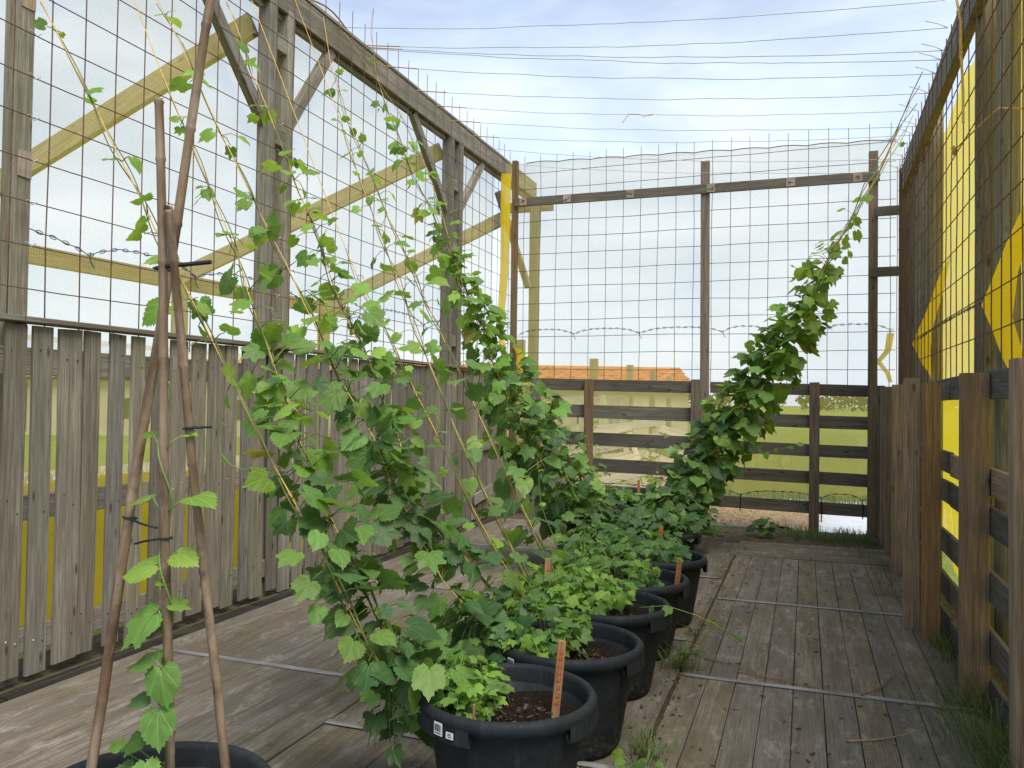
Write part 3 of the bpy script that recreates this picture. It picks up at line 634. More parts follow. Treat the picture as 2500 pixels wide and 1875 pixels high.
# ------------------------------------------------------------------ tubs
def make_tub():
    parts = {}
    mb = MB(); prof = [(0,.004),(.20,.0),(.218,.008),(.226,.03),(.262,.24),(.283,.385),(.300,.392),(.316,.40),(.325,.418),(.324,.437),(.315,.449),(.303,.452),(.293,.446),(.288,.435),(.284,.38),(.262,.24),(.245,.15)]
    mb.lathe(prof, n=56); parts['tub'] = mesh_of('tub', mb.v, mb.f, M_pot, True)
    for nm, a0 in (('handle_a', RAD(205)), ('handle_b', RAD(330))):
        mb = MB(); mb.lathe([(.300,.392),(.313,.362),(.320,.359),(.327,.363),(.3255,.418)], n=14, a0=a0, a1=a0+RAD(62)); parts[nm] = mesh_of('handle', mb.v, mb.f, M_pot, False)
    r = np.random.default_rng(5); v = [(0,0,.02)]; f = []
    for i in range(1, 13):
        for k in range(36):
            a = 2*math.pi*k/36; rr = .274*i/12; v.append((rr*math.cos(a), rr*math.sin(a), .345+.018*math.sin(rr*19+k*.4)+r.normal(0,.006)))
    v[0] = (0,0,.35)
    for k in range(36): f.append((0, 1+k, 1+(k+1)%36))
    for i in range(11):
        for k in range(36): f.append((1+i*36+k, 1+(i+1)*36+k, 1+(i+1)*36+(k+1)%36, 1+i*36+(k+1)%36))
    parts['soil'] = mesh_of('soil', v, f, M_soil, True)
    mb = MB()
    for _ in range(230):
        a = r.uniform(0, 6.28); rr = .26*math.sqrt(r.uniform()); L = r.uniform(.006,.028)
        R = Matrix.Rotation(r.uniform(0,6.28),3,'Z')@Matrix.Rotation(r.normal(0,.4),3,'X')@Matrix.Rotation(r.normal(0,.3),3,'Y')
        mb.box((rr*math.cos(a), rr*math.sin(a), .352+r.normal(0,.010)+.018*math.sin(rr*19)), (L, L*.35, .003), R)
    parts['mulch'] = mesh_of('mulch_chips', mb.v, mb.f, M_chip)
    return parts
TUB = make_tub()
def tub(x, y, label, rot=0, group='black tubs standing on the deck', chips=True, z=0.0, sc=1.0):
    o = thing('plant_tub', label, 'plant pot', (x, y, z), group)
    R = Matrix.Translation((x, y, z+.002)) @ Matrix.Rotation(rot,4,'Z') @ Matrix.Scale(sc,4)
    for nm, key in (('tub','tub'),('handle','handle_a'),('handle','handle_b'),('soil','soil')): put(bpy.data.objects.new(nm, TUB[key]), R, o)
    if chips: tag(put(bpy.data.objects.new('mulch_chips', TUB['mulch']), R, o), kind='stuff')
    return o
def sticker(parent, x, y, ang, z, w, h, bars=True):
    R = Matrix.Rotation(ang, 3, 'Z'); c = Vector((x, y, 0))+R@Vector((.333,0,z))
    mb = MB(); mb.box(c, (.0012, w, h), R); o = mb.build('sticker', M_white, parent)
    mb = MB(); 
    if bars:
        k = -w*.38
        while k < w*.38:
            b = random.choice((.0012,.0022,.0032)); mb.box(c+R@Vector((.0009,k,h*.08)), (.0006, b, h*.55), R); k += b+random.choice((.0015,.0025))
        mb.box(c+R@Vector((.0009,0,-h*.33)), (.0006, w*.7, h*.07), R)
    else:
        for q in (-.2,.05,.28): mb.box(c+R@Vector((.0009,random.uniform(-.002,.002),h*q)), (.0006, w*random.uniform(.4,.7), h*.10), R)
    mb.build('print', M_black, o)
TP = [(-1.01,2.82),(-.975,3.53),(-.97,4.27),(-.965,4.95),(-.945,5.72)]
t1 = tub(*TP[0], 'large black tub with bare soil showing, two stickers and a tall orange stake', 0)
sticker(t1, *TP[0], RAD(246), .405, .040, .042); sticker(t1, *TP[0], RAD(255), .395, .030, .022, False)
t2 = tub(*TP[1], 'large black tub half covered in leaves with stickers beside the bare-soil tub', RAD(2))
sticker(t2, *TP[1], RAD(238), .405, .040, .042); sticker(t2, *TP[1], RAD(247), .397, .030, .022, False)
t3 = tub(*TP[2], 'large black tub overflowing with bright lime creeping leaves', RAD(-8))
t4 = tub(*TP[3], 'large black tub with one white sticker and wilting leaves at its edge', RAD(9))
sticker(t4, *TP[3], RAD(293), .395, .034, .034, False)
t5 = tub(*TP[4], 'large black tub of dark creeping leaves, last before the leafy rail-side vine', RAD(20))
t6 = tub(-1.62, 7.10, 'black tub under the hanging vine with a short orange stake', 1.0)
t7 = tub(-1.78, 7.95, 'black tub with dark inner wall showing behind another stake tub', 2.0)
t8 = tub(-2.08, 8.85, 'black tub half hidden by leaves close to the end fence post', 2.6)
t9 = tub(-1.80, 9.80, 'black tub standing right against the boards of the end fence', .4)
t10 = tub(-1.64, 1.755, 'black tub holding the bamboo cane tripod', 1.1)
t11 = tub(-1.12, 6.85, 'black tub in deep leaf shade beside the rail-side vine', .2)
# stakes
def stake(p, L, w, lean, label, ink=True, th=.018, face=0.0):
    p = Vector(p); d = Vector((lean[0], lean[1], 1)).normalized(); o = thing('marker_stake', label, 'stake', p, 'wooden marker stakes in the tubs')
    wd = Vector((math.cos(face), math.sin(face), 0)); board('stake_board', p-d*.12, p+d*L, w, th, wd, M_stake, o, .0015)
    if ink:
        wd = (wd-d*wd.dot(d)).normalized(); nrm = wd.cross(d)
        if nrm.y > 0: nrm = -nrm
        mb = MB(); R = Matrix((wd, d, nrm)).transposed()
        s = L*.15
        while s < L*.86:
            k = random.uniform(.014,.024); cc = p+d*s+nrm*(th/2+.0006)
            mb.box(cc, (w*.42, .004, .0006), R); mb.box(cc+wd*w*.18+d*.006, (.0035, k*.8, .0006), R)
            if random.random() < .6: mb.box(cc-wd*w*.18+d*.004, (.0035, k*.6, .0006), R)
            s += k+.008
        mb.build('red_lettering', M_redink, o)
stake((-.865,2.94,.34), .275, .030, (.08,.02), 'tall orange wooden stake with red writing in the bare-soil tub', face=.35)
stake((-.775,3.76,.35), .075, .022, (.12,.1), 'tiny wooden label stick in the leaf-edged tub', False, .008, .3)
stake((-1.06,2.62,.35), .11, .008, (.0,.0), 'thin pale stick standing in the bare-soil tub', False, .008)
stake((-.735,5.08,.36), .19, .030, (.10,.02), 'orange wooden stake leaning at the rim of the single-sticker tub', face=.3)
stake((-.98,5.95,.36), .25, .032, (.02,.0), 'orange wooden stake upright among dark leaves of the last row tub', face=.3)
stake((-1.30,4.22,.36), .30, .028, (.02,.0), 'orange red stake buried in lime creeping leaves', face=.3)
stake((-1.72,7.28,.36), .22, .034, (.0,.0), 'short orange stake in the tub under the hanging vine', face=.3)
stake((-1.86,9.72,.36), .22, .032, (.0,.0), 'pale stake in the tub against the end fence', False, face=.3)
stake((-1.50,1.86,.33), .12, .012, (-.05,.0), 'reddish split stick in the tripod tub', False, .010)

# ------------------------------------------------------------------ leaves
def uvs(me, co):
    ul = me.uv_layers.new(name='UVMap'); idx = np.empty(len(me.loops), dtype=np.int32); me.loops.foreach_get('vertex_index', idx)
    ul.data.foreach_set('uv', np.array(co, dtype=np.float32)[idx].ravel())
def leaf_outline(kind):
    H = {0:.62, 18:.50, 40:.455, 70:.45, 105:.465, 135:.49, 158:.45, 170:.36, 180:.22}
    T = {0:.64, 16:.49, 31:.39, 46:.50, 57:.54, 74:.455, 100:.44, 128:.47, 152:.46, 168:.36, 180:.20}
    F = {0:.66, 15:.46, 28:.31, 41:.49, 54:.57, 68:.44, 84:.37, 104:.46, 124:.50, 150:.44, 168:.34, 180:.18}
    return {'heart': H, 'three': T, 'five': F}[kind]
def leaf_mesh(kind, seed, mat, n=44):
    r = np.random.default_rng(seed); D = leaf_outline(kind); ks = sorted(D); vals = [D[k] for k in ks]
    cup = r.uniform(-.10,.35); droop = r.uniform(.15,.55); fold = r.uniform(.02,.22); twist = r.uniform(-.25,.25); asym = r.uniform(-.06,.06); wave = r.uniform(.02,.05); ph = r.uniform(0,6)
    def shape(x, y, rr):
        z = fold*abs(x) - cup*(x*x) - droop*max(0, y-.15)**2 + twist*x*(y-.3) + wave*math.sin(math.atan2(x, y-.42)*5+ph)*rr
        z += -.020*abs(math.sin(math.atan2(abs(x), y+.02)*5.2))*min(1, rr*2)
        return (x, y, z)
    pts = []
    for k in range(n):
        a = 360*k/n; am = a if a <= 180 else 360-a; rad = float(np.interp(am, ks, vals))
        if am < 165: rad *= (1.035 if k % 2 == 0 else .925)
        rad *= 1+r.normal(0,.02)
        pts.append((math.sin(math.radians(a))*rad*(1+asym*(1 if a < 180 else -1)), .36+math.cos(math.radians(a))*rad))
    v = [shape(0, .30, 0)]; f = []
    for s in (.5, 1.0):
        for (x, y) in pts: v.append(shape(x*s, .30+(y-.30)*s, s*.5))
    for k in range(n):
        k2 = (k+1) % n; f.append((0, 1+k2, 1+k)); f.append((1+k, 1+k2, 1+n+k2, 1+n+k))
    me = mesh_of('leaf', v, f, mat, True); uvs(me, [(0,.30)]+[(x*q, .30+(y-.30)*q) for q in (.5,1.0) for (x, y) in pts]); return me
LEAF = {}
for a in range(4):
    LEAF[a] = []
    for kind, seeds in (('heart', (1,2,3,9,10)), ('three', (4,5,6,11)), ('five', (7,))):
        for s in seeds: LEAF[a].append((kind, leaf_mesh(kind, s+20*a, ML[a], 46)))
def leaf_at(parent, p, tip, nrm, size, age, kinds=None):
    tip = Vector(tip).normalized(); nrm = Vector(nrm); nrm = nrm-tip*nrm.dot(tip)
    if nrm.length < 1e-3: nrm = tip.orthogonal()
    nrm.normalize(); ex = tip.cross(nrm)
    pool = [m for k, m in LEAF[age] if kinds is None or k in kinds]
    M = Matrix(((ex.x,tip.x,nrm.x,p[0]),(ex.y,tip.y,nrm.y,p[1]),(ex.z,tip.z,nrm.z,p[2]),(0,0,0,1))) @ Matrix.Scale(size, 4)
    return put(bpy.data.objects.new('leaf', random.choice(pool)), M, parent)
class LeafMass:
    def __init__(s): s.v = []; s.f = []; s.m = []; s.uv = []
    def add(s, p, tip, nrm, size, age):
        tip = Vector(tip).normalized(); nrm = Vector(nrm); nrm = (nrm-tip*nrm.dot(tip)).normalized(); ex = tip.cross(nrm)
        me = random.choice(LEAF[age])[1]; o = len(s.v); R = Matrix((ex, tip, nrm)).transposed()*size; p = Vector(p)
        for q in me.vertices: s.v.append(p+R@q.co); s.uv.append((q.co.x, q.co.y))
        for q in me.polygons: s.f.append(tuple(i+o for i in q.vertices)); s.m.append(age)
    def build(s, parent):
        if not s.f: return
        off = W[parent.name].translation; me = mesh_of('leaf_mass', [q-off for q in s.v], s.f, ML, True); me.polygons.foreach_set('material_index', s.m); uvs(me, s.uv)
        tag(put(bpy.data.objects.new('leaf_mass', me), Matrix.Translation(off), parent), kind='stuff')
def resample(pts, step):
    P = [Vector(p) for p in pts]; out = [P[0].copy()]; acc = 0
    for a, b in zip(P[:-1], P[1:]):
        L = (b-a).length; s = step-acc
        while s <= L: out.append(a.lerp(b, s/L)); s += step
        acc = (acc+L) % step if L+acc >= step else acc+L
    return out
LIGHT = Vector((.28,-.36,.90)).normalized()
def rvec(): return Vector((random.gauss(0,1), random.gauss(0,1), random.gauss(0,1)))
DENS = 1.0
def vine(label, pts, prof, twine=True, group='hop vines climbing yellow strings', stems=2, extend=None, limit=-1, stem_r=.0042, facing=LIGHT, name='hop_vine', mult=1):
    """prof: (z height, leaf pairs per metre, spread, leaf size, young share 0..2)"""
    P = resample(pts, .03); root = P[0]; o = thing(name, label, 'climbing plant', root, group)
    if twine:
        far = list(pts)
        if extend: far = far+[extend]
        mb = MB(); mb.tube(resample(far, .12)+[Vector(far[-1])], .0026, 5); mb.build('string', M_twine, o, None, True)
    mb = MB(); n = len(P)
    ends = [1.0, .93, .8, .7][:stems]
    for k in range(stems):
        ph = random.uniform(0,6); q = []; rs = []; m_ = max(4, int(n*ends[k]))
        for i in range(m_):
            t_ = P[min(i+1, n-1)]-P[max(i-1, 0)]; t_.normalize(); a = t_.cross(Vector((0,1,0))).normalized(); b = t_.cross(a)
            w = .010+.012*(k > 1)+.006*math.sin(i*.11+k); an = ph+i*.24
            q.append(P[i]+a*math.cos(an)*w+b*math.sin(an)*w); rs.append(stem_r*(1-.55*i/m_))
        mb.tube(q, rs, 5)
    hs_ = [p[0] for p in prof]; cnt = 0; i = 0.0; young = []
    flip = random.uniform(0,6); mass = LeafMass(); specs = []
    while True:
        idx = int(i)
        if idx >= n-1: break
        p = P[idx]; z = p.z
        dens, spread, size, yg = (float(np.interp(z, hs_, [q[k] for q in prof])) for k in (1,2,3,4))
        i += max(.35, (1/max(dens*DENS, .05))/.03*random.uniform(.6,1.4))
        flip += 1.57+random.uniform(-.3,.3)
        t_ = (P[min(idx+2, n-1)]-P[max(idx-2, 0)]).normalized(); a = t_.cross(Vector((0,1,0))).normalized(); b = t_.cross(a)
        for sgn in (1, -1)*mult:
            if random.random() < .14: continue
            an = flip+(0 if sgn > 0 else math.pi)+(random.uniform(-.5,.5) if mult == 1 else random.uniform(-1.6,1.6))
            out = (a*math.cos(an)+b*math.sin(an)); out.z += random.uniform(-.1,.5); out.normalize()
            L = spread*(random.uniform(.35,1.15) if mult == 1 else random.uniform(.08,1.12))
            tipp = p+out*L+Vector((0,0,-.12*L)) ; mid = p+out*L*.5+Vector((0,0,.10*L))
            sz = size*random.uniform(.55,1.3)
            y_ = yg+random.uniform(-.75,.75); age = 0 if y_ < .55 else (1 if y_ < 1.4 else 2)
            if L > spread*.95 and age == 0: age = 1
            mb.tube([p, mid, tipp], [.0026, .002, .0015], 4)
            nr = (facing*1.0+out*.45+rvec()*.50).normalized()
            td = (out*.8+Vector((.05,-.12,-.50))+rvec()*.35)
            if random.random() < .008: age = 3
            specs.append((sz, tipp, td, nr, age))
    specs.sort(key=lambda q: -q[0]); cnt = len(specs)
    for k_, (sz, tipp, td, nr, age) in enumerate(specs):      # the 300 largest are parts of their own, the rest one mass
        if k_ < 300: leaf_at(o, tipp, td, nr, sz, age)
        else: mass.add(tipp, td, nr, sz, age)
    mass.build(o)
    mb.build('stem', M_stem, o, None, True)
    return o, cnt
VA = [(-1.36,2.60,.50),(-1.45,2.55,.66),(-1.54,2.54,.81),(-1.65,2.54,1.0),(-1.76,2.52,1.17),(-1.85,2.51,1.32),(-1.93,2.5,1.46),(-2.11,2.49,1.76),(-2.19,2.47,1.91),(-2.31,2.46,2.1),(-2.42,2.45,2.3),(-2.52,2.44,2.46),(-2.64,2.44,2.66),(-2.77,2.42,2.88),(-2.89,2.41,3.08)]
VB = [(-1.30,2.76,.42),(-1.37,2.73,.52),(-1.51,2.69,.75),(-1.65,2.69,.99),(-1.75,2.72,1.16),(-1.83,2.72,1.29),(-1.9,2.76,1.41),(-1.98,2.78,1.55),(-2.07,2.82,1.7),(-2.19,2.85,1.91),(-2.31,2.92,2.11),(-2.57,2.97,2.55),(-2.85,3.03,3.01)]
VC = [(-1.33,3.47,.45),(-1.48,3.29,.7),(-1.63,3.28,.95),(-1.72,3.25,1.12),(-1.83,3.3,1.3),(-1.92,3.29,1.45),(-2.01,3.27,1.59),(-2.1,3.28,1.75),(-2.22,3.27,1.96),(-2.32,3.3,2.12),(-2.41,3.29,2.27),(-2.5,3.29,2.42),(-2.59,3.29,2.58),(-2.72,3.3,2.79),(-2.87,3.32,3.04),(-3.04,3.33,3.34),(-3.17,3.33,3.55)]
VD = [(-1.34,3.74,.46),(-1.56,3.56,.84),(-1.63,3.44,.95),(-1.73,3.42,1.12),(-1.8,3.51,1.25),(-1.92,3.56,1.45),(-2.03,3.61,1.64),(-2.18,3.63,1.88),(-2.31,3.67,2.1),(-2.39,3.72,2.24),(-2.48,3.75,2.39),(-2.57,3.79,2.54),(-2.73,3.87,2.81),(-2.85,3.92,3.01),(-3.03,3.99,3.31),(-3.17,4.05,3.56),(-3.42,4.16,3.98)]
VE = [(-1.3,4.0,.41),(-1.55,3.96,.82),(-1.62,3.96,.93),(-1.72,3.96,1.11),(-1.83,3.98,1.29),(-1.97,3.99,1.52),(-2.12,4.0,1.78),(-2.29,3.98,2.07),(-2.45,4.02,2.35)]
VF = [(-1.34,4.17,.46),(-1.59,4.19,.89),(-1.76,4.22,1.18),(-1.87,4.25,1.36),(-1.94,4.29,1.49),(-2.1,4.37,1.75),(-2.2,4.42,1.91),(-2.28,4.47,2.06),(-2.4,4.55,2.26),(-2.51,4.61,2.44),(-2.62,4.68,2.62),(-2.72,4.74,2.8),(-2.9,4.85,3.1),(-3.2,5.08,3.6)]
VG = [(-1.35,4.56,.48),(-1.49,4.61,.72),(-1.67,4.64,1.02),(-1.76,4.67,1.17),(-1.87,4.69,1.37),(-2.0,4.74,1.58),(-2.16,4.78,1.85),(-2.33,4.84,2.13),(-2.42,4.88,2.29),(-2.61,4.92,2.6),(-2.8,5.02,2.93),(-2.94,5.07,3.17),(-3.23,5.23,3.66),(-3.5,5.48,4.1)]
VH = [(-1.92,7.5,.42),(-2.0,7.45,.62),(-2.22,7.29,1.1),(-2.35,7.14,1.4),(-2.55,7.03,1.82),(-2.68,6.88,2.11),(-2.82,6.67,2.42),(-2.94,6.69,2.7),(-3.08,6.64,3.01),(-3.22,6.62,3.3),(-3.43,6.53,3.78),(-3.59,6.58,4.13),(-3.75,6.64,4.48),(-3.82,6.66,4.9),(-3.80,6.66,5.15)]
VI = [(-1.90,7.05,.42),(-1.98,7.0,.59),(-2.15,6.85,.94),(-2.33,6.7,1.34),(-2.52,6.62,1.77),(-2.7,6.70,2.17),(-2.85,6.58,2.49),(-3.01,6.74,2.86),(-3.17,6.9,3.19),(-3.42,6.98,3.76),(-3.63,6.85,4.22)]
VJ = [(-1.34,8.6,.15),(-1.30,8.6,.45),(-1.16,8.6,.65),(-.89,8.6,1.04),(-.62,8.6,1.47),(-.35,8.6,1.89),(-.09,8.6,2.35),(.12,8.6,2.76),(.29,8.6,3.12),(.46,8.6,3.38),(.62,8.6,3.68),(.76,8.6,4.0),(.88,8.55,4.25)]
cn = []
cn.append(vine('sparse hop vine with few paired leaves on the string passing the bamboo tripod', VA, [(.4,24,.10,.10,.1),(.9,20,.10,.11,.5),(1.2,9,.09,.105,1.0),(1.6,7,.08,.10,1.4),(2.0,6,.07,.10,1.7),(2.6,3.4,.05,.06,1.9),(3.1,1.2,.03,.05,2)], extend=(-3.85,2.3,4.7)))
cn.append(vine('hop vine thick with large leaves low down, rising from the bare-soil tub', VB, [(.4,28,.15,.11,.1),(1.0,28,.15,.115,.45),(1.5,21,.15,.11,1.1),(1.75,8,.11,.10,1.6),(2.1,3.5,.09,.09,1.8),(2.5,1.6,.05,.06,1.9),(3.0,.5,.03,.05,2)], mult=2, extend=(-3.85,3.33,4.7)))
cn.append(vine('hop vine with dark leaves and big paired upper leaves, from the stickered leafy tub', VC, [(.4,28,.16,.11,.15),(1.0,25,.14,.115,.4),(1.4,19,.14,.115,.7),(1.8,9,.12,.115,1.1),(2.4,3.8,.10,.125,1.5),(2.9,2.8,.08,.11,1.8),(3.5,1.8,.05,.08,2)], mult=2, extend=(-3.85,3.36,4.7)))
cn.append(vine('dense hop vine with leafy side shoots between the dark-leaved vine and bare string', VD, [(.4,19,.14,.10,.2),(1.0,20,.13,.105,.5),(1.5,22,.15,.105,.9),(1.9,16,.14,.10,1.2),(2.3,8,.11,.10,1.5),(2.8,4,.09,.10,1.7),(3.4,2.6,.07,.08,1.9),(4.0,1.5,.05,.06,2)], mult=2, extend=(-3.85,4.4,4.72)))
cn.append(vine('thin hop vine with small pale leaves on a mostly bare yellow string', VE, [(.4,9,.11,.09,.6),(1.0,7,.09,.08,1.2),(1.5,8,.09,.075,1.5),(2.0,3,.05,.06,1.9),(2.4,.8,.03,.05,2)], extend=(-3.85,4.7,4.72)))
cn.append(vine('slim hop vine with spaced dark leaves on a yellow string', VF, [(.4,9,.12,.10,.4),(1.0,5,.09,.095,.8),(1.5,5,.10,.115,1.0),(2.2,6,.09,.105,1.4),(2.8,5,.08,.09,1.7),(3.6,2.4,.05,.06,2)], extend=(-3.85,5.45,4.72)))
cn.append(vine('hop vine with glossy dark lower leaves beside the heavy corner vine', VG, [(.4,7,.12,.12,.2),(1.0,4.5,.10,.13,.3),(1.6,6,.10,.13,.5),(2.1,8,.10,.12,1.1),(2.8,6,.09,.10,1.6),(3.5,3.6,.06,.08,1.9)], extend=(-3.85,5.9,4.72)))
cn.append(vine('heavy hop vine packed with leaves sweeping down towards the end fence', VH, [(.3,44,.36,.135,.2),(1.0,42,.30,.135,.6),(1.6,36,.24,.13,.9),(2.2,24,.16,.125,1.2),(2.7,14,.13,.12,1.5),(3.3,6,.10,.115,1.8),(4.0,3,.08,.11,1.9),(4.5,.8,.04,.06,2)], stems=3, mult=2))
cn.append(vine('second heavy hop vine entwined behind the one sweeping to the end fence', VI, [(.3,38,.36,.135,.1),(1.0,34,.30,.135,.5),(1.6,26,.24,.13,.8),(2.2,18,.15,.125,1.2),(2.7,9,.12,.12,1.5),(3.3,4,.10,.11,1.8),(4.0,1.8,.06,.08,2)], extend=(-3.86,6.25,4.74), stems=3, mult=2))
o, k = vine('thick rope-like hop vine leaning over to the rail-side mesh', VJ, [(.1,4,.10,.10,.1),(.35,66,.28,.145,.25),(1.0,74,.27,.15,.6),(1.6,74,.26,.15,1.05),(2.2,62,.23,.145,1.5),(2.7,36,.20,.135,1.8),(3.1,13,.16,.125,2),(3.5,2.0,.10,.09,2),(4.2,1.0,.08,.05,2)], stems=4, extend=(.92,8.5,4.4), mult=2, facing=Vector((-.15,-.50,.85)).normalized()); cn.append((o, k))
# loose extra strings and climbing stems that fan out from the thick rope-like vine
mb = MB()
for k in range(5):
    e = Vector((.90+.02*k, 7.4+.45*k, 4.25+.03*k)); s_ = Vector((-.05,8.6,2.4)).lerp(Vector((.35,8.6,3.2)), k/5)
    pts = [s_.lerp(e, q/14)+Vector((.015*math.sin(q*1.3+k),0,.02*math.sin(q*.9+k*2))) for q in range(15)]
    mb.tube(pts, .0042, 5, mi=0 if k % 2 else 1)
mb.build('fan_string', [M_twine, M_stemg], o)
print('LEAVES', [c for _, c in cn])

# creeping growth in the tubs
def creeper(label, cx, cy, z0, rx, ry, nl, size, ages, h=.12, trail=None, offs=(0,0)):
    o = thing('creeping_hop', label, 'leafy plant', (cx, cy, z0), 'low creeping hops in the tubs'); mb = MB()
    for k in range(nl):
        a = random.uniform(0, 6.28); r_ = math.sqrt(random.random()); x = cx+offs[0]+rx*r_*math.cos(a); y = cy+offs[1]+ry*r_*math.sin(a)
        z = z0+h*random.random()*(1.15-.55*r_); p = Vector((x, y, z))
        g = Vector((x+random.uniform(-.05,.05), y+random.uniform(-.05,.05), z0-.01))
        if k % 2 == 0: mb.tube([g, (g+p)/2+Vector((0,0,.02)), p], [.002,.0016,.0012], 4)
        d = Vector((math.cos(a+random.uniform(-1,1)), math.sin(a+random.uniform(-1,1)), random.uniform(-.7,.15)))
        nr = Vector((0,-.25,1))+rvec()*.35
        leaf_at(o, p, d, nr, size*.86*random.uniform(.5,1.25), random.choice(ages), ('three','five') if random.random() < .75 else None)
    if trail:
        for tr in trail:
            P = resample(tr, .02); mb.tube(P, .0022, 5)
            for q in range(3, len(P), max(3, int(len(P)/6))):
                if random.random() < .8: leaf_at(o, P[q], rvec(), Vector((0,-.2,1))+rvec()*.4, size*random.uniform(.5,1), random.choice((1,2)), ('three','five'))
    mb.build('stem', M_stemg, o, None, True)
creeper('fresh small-leaved hop clump in the bare-soil tub', -1.20, 2.84, .37, .13, .22, 190, .062, (1,1,2,2), .17, [[(-1.1,2.75,.42),(-1.02,2.72,.50),(-.98,2.70,.52),(-.96,2.72,.49)]])
creeper('dark and bright leaf mass spilling over the stickered leafy tub', -1.10, 3.54, .39, .22, .26, 190, .090, (0,1,1,2), .20, [[(-1.12,3.35,.45),(-1.06,3.26,.52),(-1.02,3.24,.45),(-1.05,3.25,.40)]], (-.06,.02))
creeper('lime carpet of pointed hop leaves covering its tub', -1.10, 4.30, .41, .31, .28, 270, .080, (1,2,2), .20, [[(-.80,4.25,.44),(-.66,4.22,.47),(-.5,4.2,.44),(-.35,4.25,.36),(-.30,4.4,.28)]], (-.05,0))
creeper('wilting tangle of hop shoots in the single-sticker tub', -1.08, 4.99, .39, .25, .25, 190, .074, (0,1,1,2), .17, [[(-1.15,4.8,.45),(-1.0,4.8,.62),(-.85,4.85,.55),(-.80,4.88,.40)]])
creeper('dark carpet of hop leaves covering the last row tub', -1.06, 5.74, .41, .29, .29, 260, .088, (0,0,1,1), .20)
creeper('dark leaf heap in the shaded tub beside the rope-like vine', -1.16, 6.85, .40, .32, .34, 220, .115, (0,0,1), .26)
creeper('dark leaf heap in the tub under the hanging vine', -1.84, 7.3, .36, .40, .34, 220, .13, (0,0,1), .30)
creeper('leaf heap around the foot of the rope-like vine', -1.22, 8.35, .22, .36, .34, 260, .145, (0,0,1), .55)
creeper('low leaf carpet trailing over the tub by the end fence post', -2.02, 8.8, .40, .36, .34, 180, .11, (0,1,1), .18)
creeper('mixed shoots spilling between the lime carpet tub and the vines', -1.42, 4.25, .26, .15, .42, 190, .085, (0,1,1,2), .36)
creeper('straggly pale shoots trailing low above the bare planks', -1.72, 5.25, .06, .20, .45, 60, .06, (0,1,2), .45)
creeper('shoots spilling between the dark carpet tub and hanging vines', -1.40, 5.50, .26, .18, .48, 210, .085, (0,1,1), .34)
creeper('dark shoots heaped behind the stickered leafy tub', -1.42, 3.55, .24, .18, .36, 190, .12, (0,0,1,1), .36)
creeper('dark shoots heaped beside the shaded tub under the vines', -1.55, 6.4, .20, .30, .45, 200, .115, (0,0,1), .36)
creeper('old dark hop leaves sprawling at the foot of the large-leaved vine', -1.44, 2.86, .22, .11, .20, 50, .11, (0,0,1), .40)
# long curling shoots
def shoot(label, pts, lv=6, size=.04):
    o = thing('curling_shoot', label, 'vine shoot', pts[0], 'curling shoots among the vines'); P = resample(pts, .03)
    # smooth
    for _ in range(6): P = [P[0]]+[(P[i-1]+P[i]*2+P[i+1])/4 for i in range(1, len(P)-1)]+[P[-1]]
    mb = MB(); mb.tube(P, [.0032-.0018*i/len(P) for i in range(len(P))], 5); mb.build('stem', M_stemg, o, None, True)
    for k in range(lv):
        i = int((k+.7)/lv*(len(P)-1)); leaf_at(o, P[i], rvec(), Vector((0,-.4,1))+rvec()*.4, size*random.uniform(.6,1.2), 2)
shoot('long pale shoot arching from the heavy vine towards the end fence', [(-2.35,6.3,.75),(-2.1,6.6,1.0),(-1.9,6.9,1.12),(-1.75,7.2,1.12),(-1.62,7.4,1.02)], 2)
shoot('pale shoot looping up beside the bamboo tripod', [(-1.82,2.55,1.24),(-2.0,2.55,1.22),(-2.1,2.56,1.28),(-2.1,2.56,1.40),(-2.06,2.56,1.46)], 3)
shoot('thin shoot standing out of the lime carpet', [(-1.2,4.2,.5),(-1.22,4.15,.75),(-1.30,4.1,.95),(-1.32,4.1,1.2)], 4)
shoot('thin shoot arching over the single-sticker tub', [(-1.3,4.9,.45),(-1.25,4.85,.75),(-1.1,4.8,.80),(-1.0,4.8,.70)], 3)
shoot('thin shoot arching over the dark carpet tub', [(-1.35,5.6,.5),(-1.38,5.5,.85),(-1.2,5.45,1.0),(-1.05,5.5,.95)], 3)
shoot('upright shoot beside the rope-like vine', [(-1.3,7.6,.6),(-1.28,7.6,.95),(-1.2,7.55,1.25)], 4, .05)
shoot('shoot reaching from the rope-like vine across the boards', [(-.55,8.4,1.0),(-.3,8.3,1.05),(-.1,8.3,1.12),(.05,8.3,1.12)], 5, .07)

